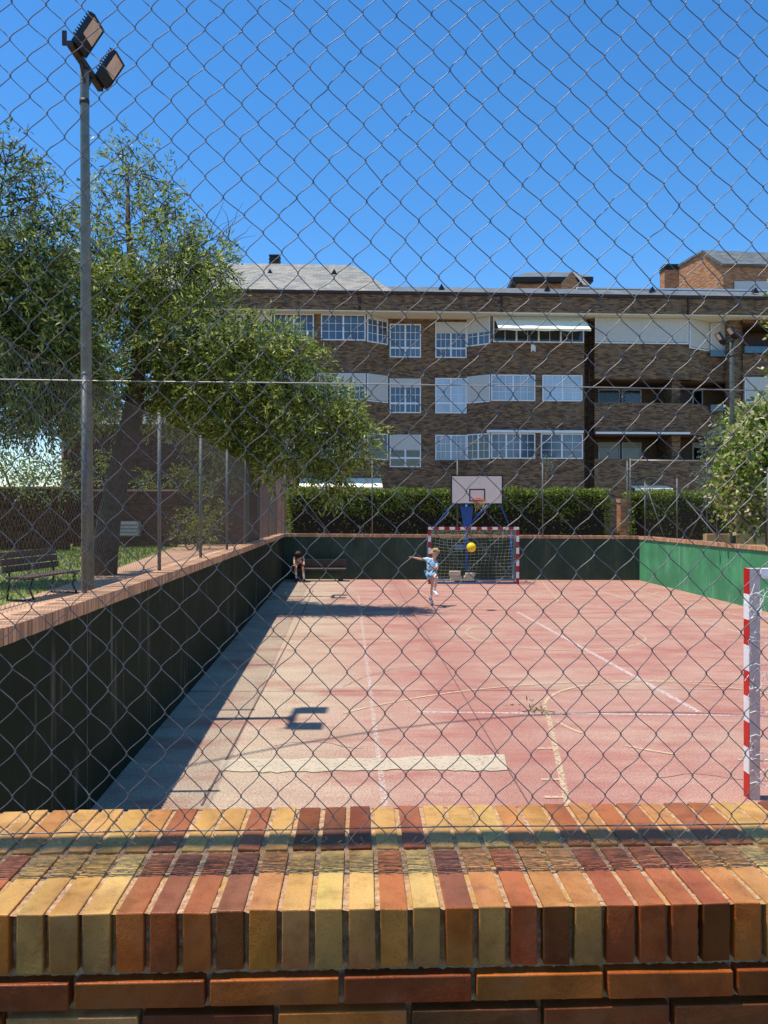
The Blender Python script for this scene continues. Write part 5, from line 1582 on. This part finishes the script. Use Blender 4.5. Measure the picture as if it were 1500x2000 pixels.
m.tube([(bx0 + .1, Yh + .06, bz0 + .02), (X_at(843, Yh), Yh + .75, bz0 - .95)], .025, 6); m.tube([(bx1 - .1, Yh + .06, bz0 + .02), (X_at(1006, Yh), Yh + .75, bz0 - .95)], .025, 6)
m.tube([(cx + .5, Yh + .06, bz0 + .1), (px_, yb, bz0 - .8)], .04, 6); m.tube([(bx0 + .3, Yh + .06, bz0 + .1), (px_, yb, bz0 - .5)], .03, 6)
m.tube([(X_at(843, Yh), Yh + .75, bz0 - .95), (X_at(843, Yh), Yh + .75, 0)], .025, 6); m.tube([(X_at(1006, Yh), Yh + .75, bz0 - .95), (X_at(1006, Yh), Yh + .75, 0)], .025, 6)
part('strut', m, MT['blue'], hp, smooth=True)
m = MB(); m.box(px_ - .45, px_ + .3, yb - .25, yb + .25, .0, .06); part('base_plate', m, MT['bluegrey'], hp)
m = MB(); m.box(px_ - .42, px_ - .12, yb - .1, yb + .05, 1.12, 1.3); m.box(px_ - .12, px_ - .05, yb - .03, yb + .03, 1.18, 1.24); part('winch_box', m, MT['bluegrey'], hp)

# concrete blocks weighing the goal down
for k, (dx, z, w, lab) in enumerate(((-.24, .062, .40, 'pale concrete block at the bottom of the small pile in the far goal'), (-.27, .232, .38, 'pale concrete block on top of the small pile in the far goal'), (.22, .062, .36, 'single pale concrete block right of the small pile in the far goal'), (.26, .232, .34, 'flat pale slab lying on the single block in the far goal'))):
    m = MB(); xx = X_at(900, 27.2) + dx + .05; hgt = .165 if k != 3 else .1
    m.box(xx - w / 2, xx + w / 2, 26.95, 27.13, z, z + hgt, jit=.006)
    ob = solo('concrete_block', m, MT['block'], (xx, 27.04, z), lab, 'block', 'concrete blocks in the far goal')
    bv = ob.modifiers.new('b', 'BEVEL'); bv.width = .012; bv.segments = 2

# ------------------------------------------------------------------ people
def skin_obj(name, verts, edges, radii, mat, parent, subd=2, smooth=True):
    me = bpy.data.meshes.new(name)
    me.from_pydata([tuple(v) for v in verts], edges, [])
    o = part(name, me, None, parent)
    me.materials.append(mat)
    md = o.modifiers.new('skin', 'SKIN'); md.use_smooth_shade = True
    for sv, r in zip(me.skin_vertices[0].data, radii):
        rr_ = r if isinstance(r, tuple) else (r, r); sv.radius = rr_
        sv.use_root = False
    me.skin_vertices[0].data[0].use_root = True
    s = o.modifiers.new('sub', 'SUBSURF'); s.levels = subd; s.render_levels = subd
    return o

def person(label, base, J, mats, opts):
    """J: joints as world Vectors"""
    root = thing('person', label, 'person', tuple(base))
    verts = []; edges = []; rad = []; idx = {}
    def v(name, p, r, link_=None):
        idx[name] = len(verts); verts.append(Vector(p)); rad.append(r)
        if link_: edges.append((idx[link_], idx[name]))
    k = opts.get('k', 1.0)
    v('pelvis', J['pelvis'], .105 * k); v('waist', J['pelvis'].lerp(J['chest'], .5), .095 * k, 'pelvis'); v('chest', J['chest'], .115 * k, 'waist')
    v('neckb', J['chest'].lerp(J['neck'], .8), .06 * k, 'chest'); v('neck', J['neck'], .042 * k, 'neckb')
    hd = J['head'] - J['neck']
    v('jaw', J['neck'] + hd * .55, .062 * k, 'neck'); v('head', J['head'], .088 * k, 'jaw'); v('crown', J['head'] + hd.normalized() * .075 * k, .062 * k, 'head')
    for s in 'LR':
        v('sh' + s, J['sh' + s], .05 * k, 'chest'); v('ua' + s, J['sh' + s].lerp(J['el' + s], .5), .038 * k, 'sh' + s); v('el' + s, J['el' + s], .032 * k, 'ua' + s); v('fa' + s, J['el' + s].lerp(J['ha' + s], .5), .029 * k, 'el' + s)
        v('wr' + s, J['ha' + s], .021 * k, 'fa' + s)
        d = (J['ha' + s] - J['el' + s]).normalized(); sd_ = d.cross(Vector((0, .3, 1))).normalized()
        v('pa' + s, J['ha' + s] + d * .05 * k, (.034 * k, .016 * k), 'wr' + s)
        for q, (o_, ln) in enumerate(((-.024, .055), (-.008, .068), (.008, .064), (.024, .05))):
            b = J['ha' + s] + d * .075 * k + sd_ * o_ * k
            v('f%d%s' % (q, s), b, .0095 * k, 'pa' + s); v('g%d%s' % (q, s), b + d * ln * k + Vector((0, -.008, -.014)) * k, .0075 * k, 'f%d%s' % (q, s))
        b = J['ha' + s] + d * .03 * k + sd_ * -.035 * k
        v('t0' + s, b, .011 * k, 'pa' + s); v('t1' + s, b + (d * .8 - sd_ * .6).normalized() * .04 * k, .008 * k, 't0' + s)
        v('hi' + s, J['hi' + s], .078 * k, 'pelvis'); v('th' + s, J['hi' + s].lerp(J['kn' + s], .5), .066 * k, 'hi' + s); v('kn' + s, J['kn' + s], .05 * k, 'th' + s)
        v('ca' + s, J['kn' + s].lerp(J['an' + s], .35), .047 * k, 'kn' + s); v('an' + s, J['an' + s], .031 * k, 'ca' + s)
        v('to' + s, J['an' + s].lerp(J['to' + s], .8), .032 * k, 'an' + s)
    skin_obj('body', verts, edges, rad, MT[mats['skin']], root)
    # shirt
    vs = [J['pelvis'].lerp(J['chest'], -.08), J['pelvis'].lerp(J['chest'], .5), J['chest'], J['chest'].lerp(J['neck'], .72)]
    es = [(0, 1), (1, 2), (2, 3)]; rs = [.125 * k, .118 * k, .132 * k, .07 * k]
    sl = opts.get('sleeve', .55)
    for s in 'LR':
        n0 = len(vs); vs += [J['sh' + s], J['sh' + s].lerp(J['el' + s], sl)]; es += [(2, n0), (n0, n0 + 1)]; rs += [.066 * k, .056 * k]
    skin_obj('shirt', vs, es, rs, MT[mats['shirt']], root)
    vs = [J['pelvis']]; es = []; rs = [.108 * k]
    tl_ = opts.get('shorts', .62)
    for s in 'LR':
        n0 = len(vs); vs += [J['hi' + s], J['hi' + s].lerp(J['kn' + s], tl_)]; es += [(0, n0), (n0, n0 + 1)]; rs += [.086 * k, .078 * k]
        if opts.get('trousers'):
            vs += [J['kn' + s], J['kn' + s].lerp(J['an' + s], opts['trousers'])]; es += [(n0 + 1, n0 + 2), (n0 + 2, n0 + 3)]; rs += [.068 * k, .052 * k]
    skin_obj('shorts', vs, es, rs, MT[mats['shorts']], root)
    for s in 'LR':
        d = J['to' + s] - J['an' + s]
        heel = J['an' + s] + Vector((0, 0, -.03)) - d.normalized() * .035
        skin_obj('shoe', [J['an' + s] + Vector((0, 0, -.02)), J['an' + s].lerp(J['to' + s], .55), J['to' + s], heel], [(0, 1), (1, 2), (0, 3)], [.043 * k, .043 * k, .034 * k, .036 * k], MT[mats['shoe' + s]], root)
        if mats.get('sock'):
            skin_obj('sock', [J['an' + s] + (J['kn' + s] - J['an' + s]) * .02, J['an' + s] + (J['kn' + s] - J['an' + s]) * opts.get('sockh', .28)], [(0, 1)], [.037 * k, .046 * k], MT[mats['sock']], root)
    # hair and face
    f = opts['face'].normalized(); upv = hd.normalized(); side = f.cross(upv).normalized(); upv = side.cross(f).normalized()
    Hc = J['head'] + upv * .01
    m = MB(); rr_ = random.Random(5)
    for q in range(150):
        a = rr_.uniform(0, 2 * math.pi); e = rr_.uniform(-.25, 1.57)
        dv = side * math.cos(a) * math.cos(e) + f * math.sin(a) * math.cos(e) + upv * math.sin(e)
        if dv.dot(f) > .45 and e < .62: continue
        p0 = Hc + upv * .025 * k + dv * .088 * k; dn = -upv if opts.get('longhair') else (-upv * .3 + Vector((rr_.uniform(-1, 1), rr_.uniform(-1, 1), rr_.uniform(-1, 1))) * .6)
        ln = opts.get('hairlen', .05) * rr_.uniform(.7, 1.2)
        m.tube([p0, p0 + (dv * .35 + dn * .7).normalized() * ln * .5, p0 + (dv * .1 + dn).normalized() * ln], [.02 * k, .018 * k, .006], 5)
    part('hair', m, MT[mats['hair']], root, smooth=True)
    m = MB()
    for s in (-1, 1): m.ball(J['head'] + f * .08 * k + side * .031 * k * s + upv * .005, .011 * k, 8, 6)
    part('eye', m, MT['eye'], root, smooth=True)
    m = MB(); m.tube([J['head'] + f * .078 * k + upv * .002, J['head'] + f * .105 * k - upv * .03 * k, J['head'] + f * .082 * k - upv * .036 * k], [.008 * k, .014 * k, .009 * k], 6); part('nose', m, MT[mats['skin']], root, smooth=True)
    m = MB(); m.tube([J['head'] + f * .072 * k - upv * .058 * k - side * .024 * k, J['head'] + f * .08 * k - upv * .062 * k, J['head'] + f * .072 * k - upv * .058 * k + side * .024 * k], .006 * k, 5); part('mouth', m, MT['lip'], root, smooth=True)
    for s in (-1, 1):
        m = MB(); m.ball(J['head'] + side * .088 * k * s - upv * .008, .024 * k, 8, 6, (.5, .8, 1.1)); part('ear', m, MT[mats['skin']], root, smooth=True)
    return root

Yk = 20.5
def q_(px, py, dy=0): 
    v_ = at(px, py, Yk); v_.y += dy; return v_
J = dict(pelvis=q_(841, 1117), chest=q_(843, 1099), neck=q_(847.5, 1090.5), head=q_(849.5, 1081.5, -.02), shL=q_(834, 1092.5, .05), elL=q_(821, 1092, .02), haL=q_(808, 1089, -.02), shR=q_(852, 1101, -.06), elR=q_(853, 1110, -.2), haR=q_(843, 1105, -.36),
         hiL=q_(838, 1120, .05), knL=q_(845.5, 1137, -.02), anL=q_(842.5, 1171, .22), toL=q_(845.5, 1182.5, .1), hiR=q_(845.5, 1120, -.05), knR=q_(851.5, 1127, -.34), anR=q_(847, 1151, -.28), toR=q_(852.5, 1161, -.40))
person('boy with blond hair in a blue patterned shirt and shorts, kicking', (J['toL'].x, J['toL'].y, 0), J, dict(skin='skin', shirt='patterned', shorts='patterned', shoeL='shoe_g', shoeR='shoe_w', sock='sock', hair='blond'),
       dict(k=1.0, face=Vector((.55, -.85, -.12)), sleeve=.5, shorts=.55, hairlen=.055))
Yk = 27.5
J = dict(pelvis=Vector((-3.05, 27.55, .53)), chest=Vector((-3.03, 27.36, .80)), neck=Vector((-3.03, 27.27, .89)), head=Vector((-3.03, 27.2, .98)), shL=Vector((-3.19, 27.33, .82)), elL=Vector((-3.16, 27.1, .56)), haL=Vector((-2.98, 27.0, .70)), shR=Vector((-2.87, 27.33, .82)), elR=Vector((-2.82, 27.08, .60)), haR=Vector((-2.93, 26.98, .72)),
         hiL=Vector((-3.13, 27.5, .53)), knL=Vector((-3.12, 27.15, .53)), anL=Vector((-3.1, 27.12, .12)), toL=Vector((-3.1, 26.95, .05)), hiR=Vector((-2.95, 27.5, .53)), knR=Vector((-2.87, 27.13, .54)), anR=Vector((-2.82, 27.1, .12)), toR=Vector((-2.8, 26.93, .05)))
person('dark haired person sitting hunched on the low bench with folded arms on the knees', (-3.0, 27.3, 0), J, dict(skin='skin2', shirt='greycloth', shorts='blackcloth', shoeL='blackcloth', shoeR='blackcloth', sock='sock', hair='brownhair'),
       dict(k=.92, face=Vector((.25, -.9, -.3)), sleeve=.3, shorts=.7, hairlen=.2, longhair=True, sockh=.75))
m = MB(); bc = at(920.5, 1069, 19.6); m.ball(bc, .122, 24, 16)
bl_ = thing('ball', 'yellow ball flying in front of the far goal', 'ball', tuple(bc))
part('shell', m, MT['ball'], bl_, smooth=True)
m = MB()
for ax in ((1, 0, 0), (.3, .2, 1), (0.2, 1, .4)):
    n_ = Vector(ax).normalized(); s_ = n_.orthogonal().normalized(); u_ = n_.cross(s_)
    m.tube([bc + (s_ * math.cos(a) + u_ * math.sin(a)) * .1215 for a in np.linspace(0, 2 * math.pi, 33)], .002, 4, caps=False)
part('seam', m, MT['balldk'], bl_)

# ------------------------------------------------------------------ small things on the floor
def sprig(label, c, w, seed, n=26):
    rr_ = random.Random(seed); c = Vector(c)
    root = thing('leafy_twig', label, 'twig', tuple(c), 'fallen leafy twigs')
    m = MB(); pts = [c + Vector((-w / 2 + w * t, .03 * math.sin(t * 5), .012 + .02 * math.sin(t * 3))) for t in np.linspace(0, 1, 7)]; m.tube(pts, .005, 5); part('stem', m, MT['bark'], root)
    me, _ = leaves_mesh('leaf', [(tuple(c + Vector((w * (q / 5 - .4) * .8, 0, .03))), (.08, .06, .02)) for q in range(5)], 900, .09, .022, MT['leaf'], .1, 4, seed=seed)
    part('leaf', me, None, root)
sprig('green leafy twig lying on the white line of the court', gnd(1052, 1392), .42, 1)
sprig('dry leafy twig on the pale floor beside the tree shadow at left', gnd(500, 1172), .9, 2)
sprig('small leafy twig on the pale floor under the tree branch', gnd(545, 1172), .6, 3)
# overhead cable whose shadow crosses the court
cb = MB()
def lift(px, py, h):
    g = gnd(px, py); return g + SUNV * (h / SUNV.z)
pa, pm, pc = lift(472, 1474, 9.6), lift(900, 1408, 9.5), lift(1457, 1397, 9.7)
pts = []
for i in range(41):
    t = -1.0 + 3.4 * i / 40
    l0 = (t - .4) * (t - 1) / .4; l1 = t * (t - 1) / (.4 * -.6); l2 = t * (t - .4) / .6
    pts.append(pa * l0 + pm * l1 + pc * l2)
cb.tube(pts, .022, 6)
solo('overhead_cable', cb, MT['cable'], tuple(pts[20]), 'black overhead cable sagging high above the court', 'cable', smooth=True)
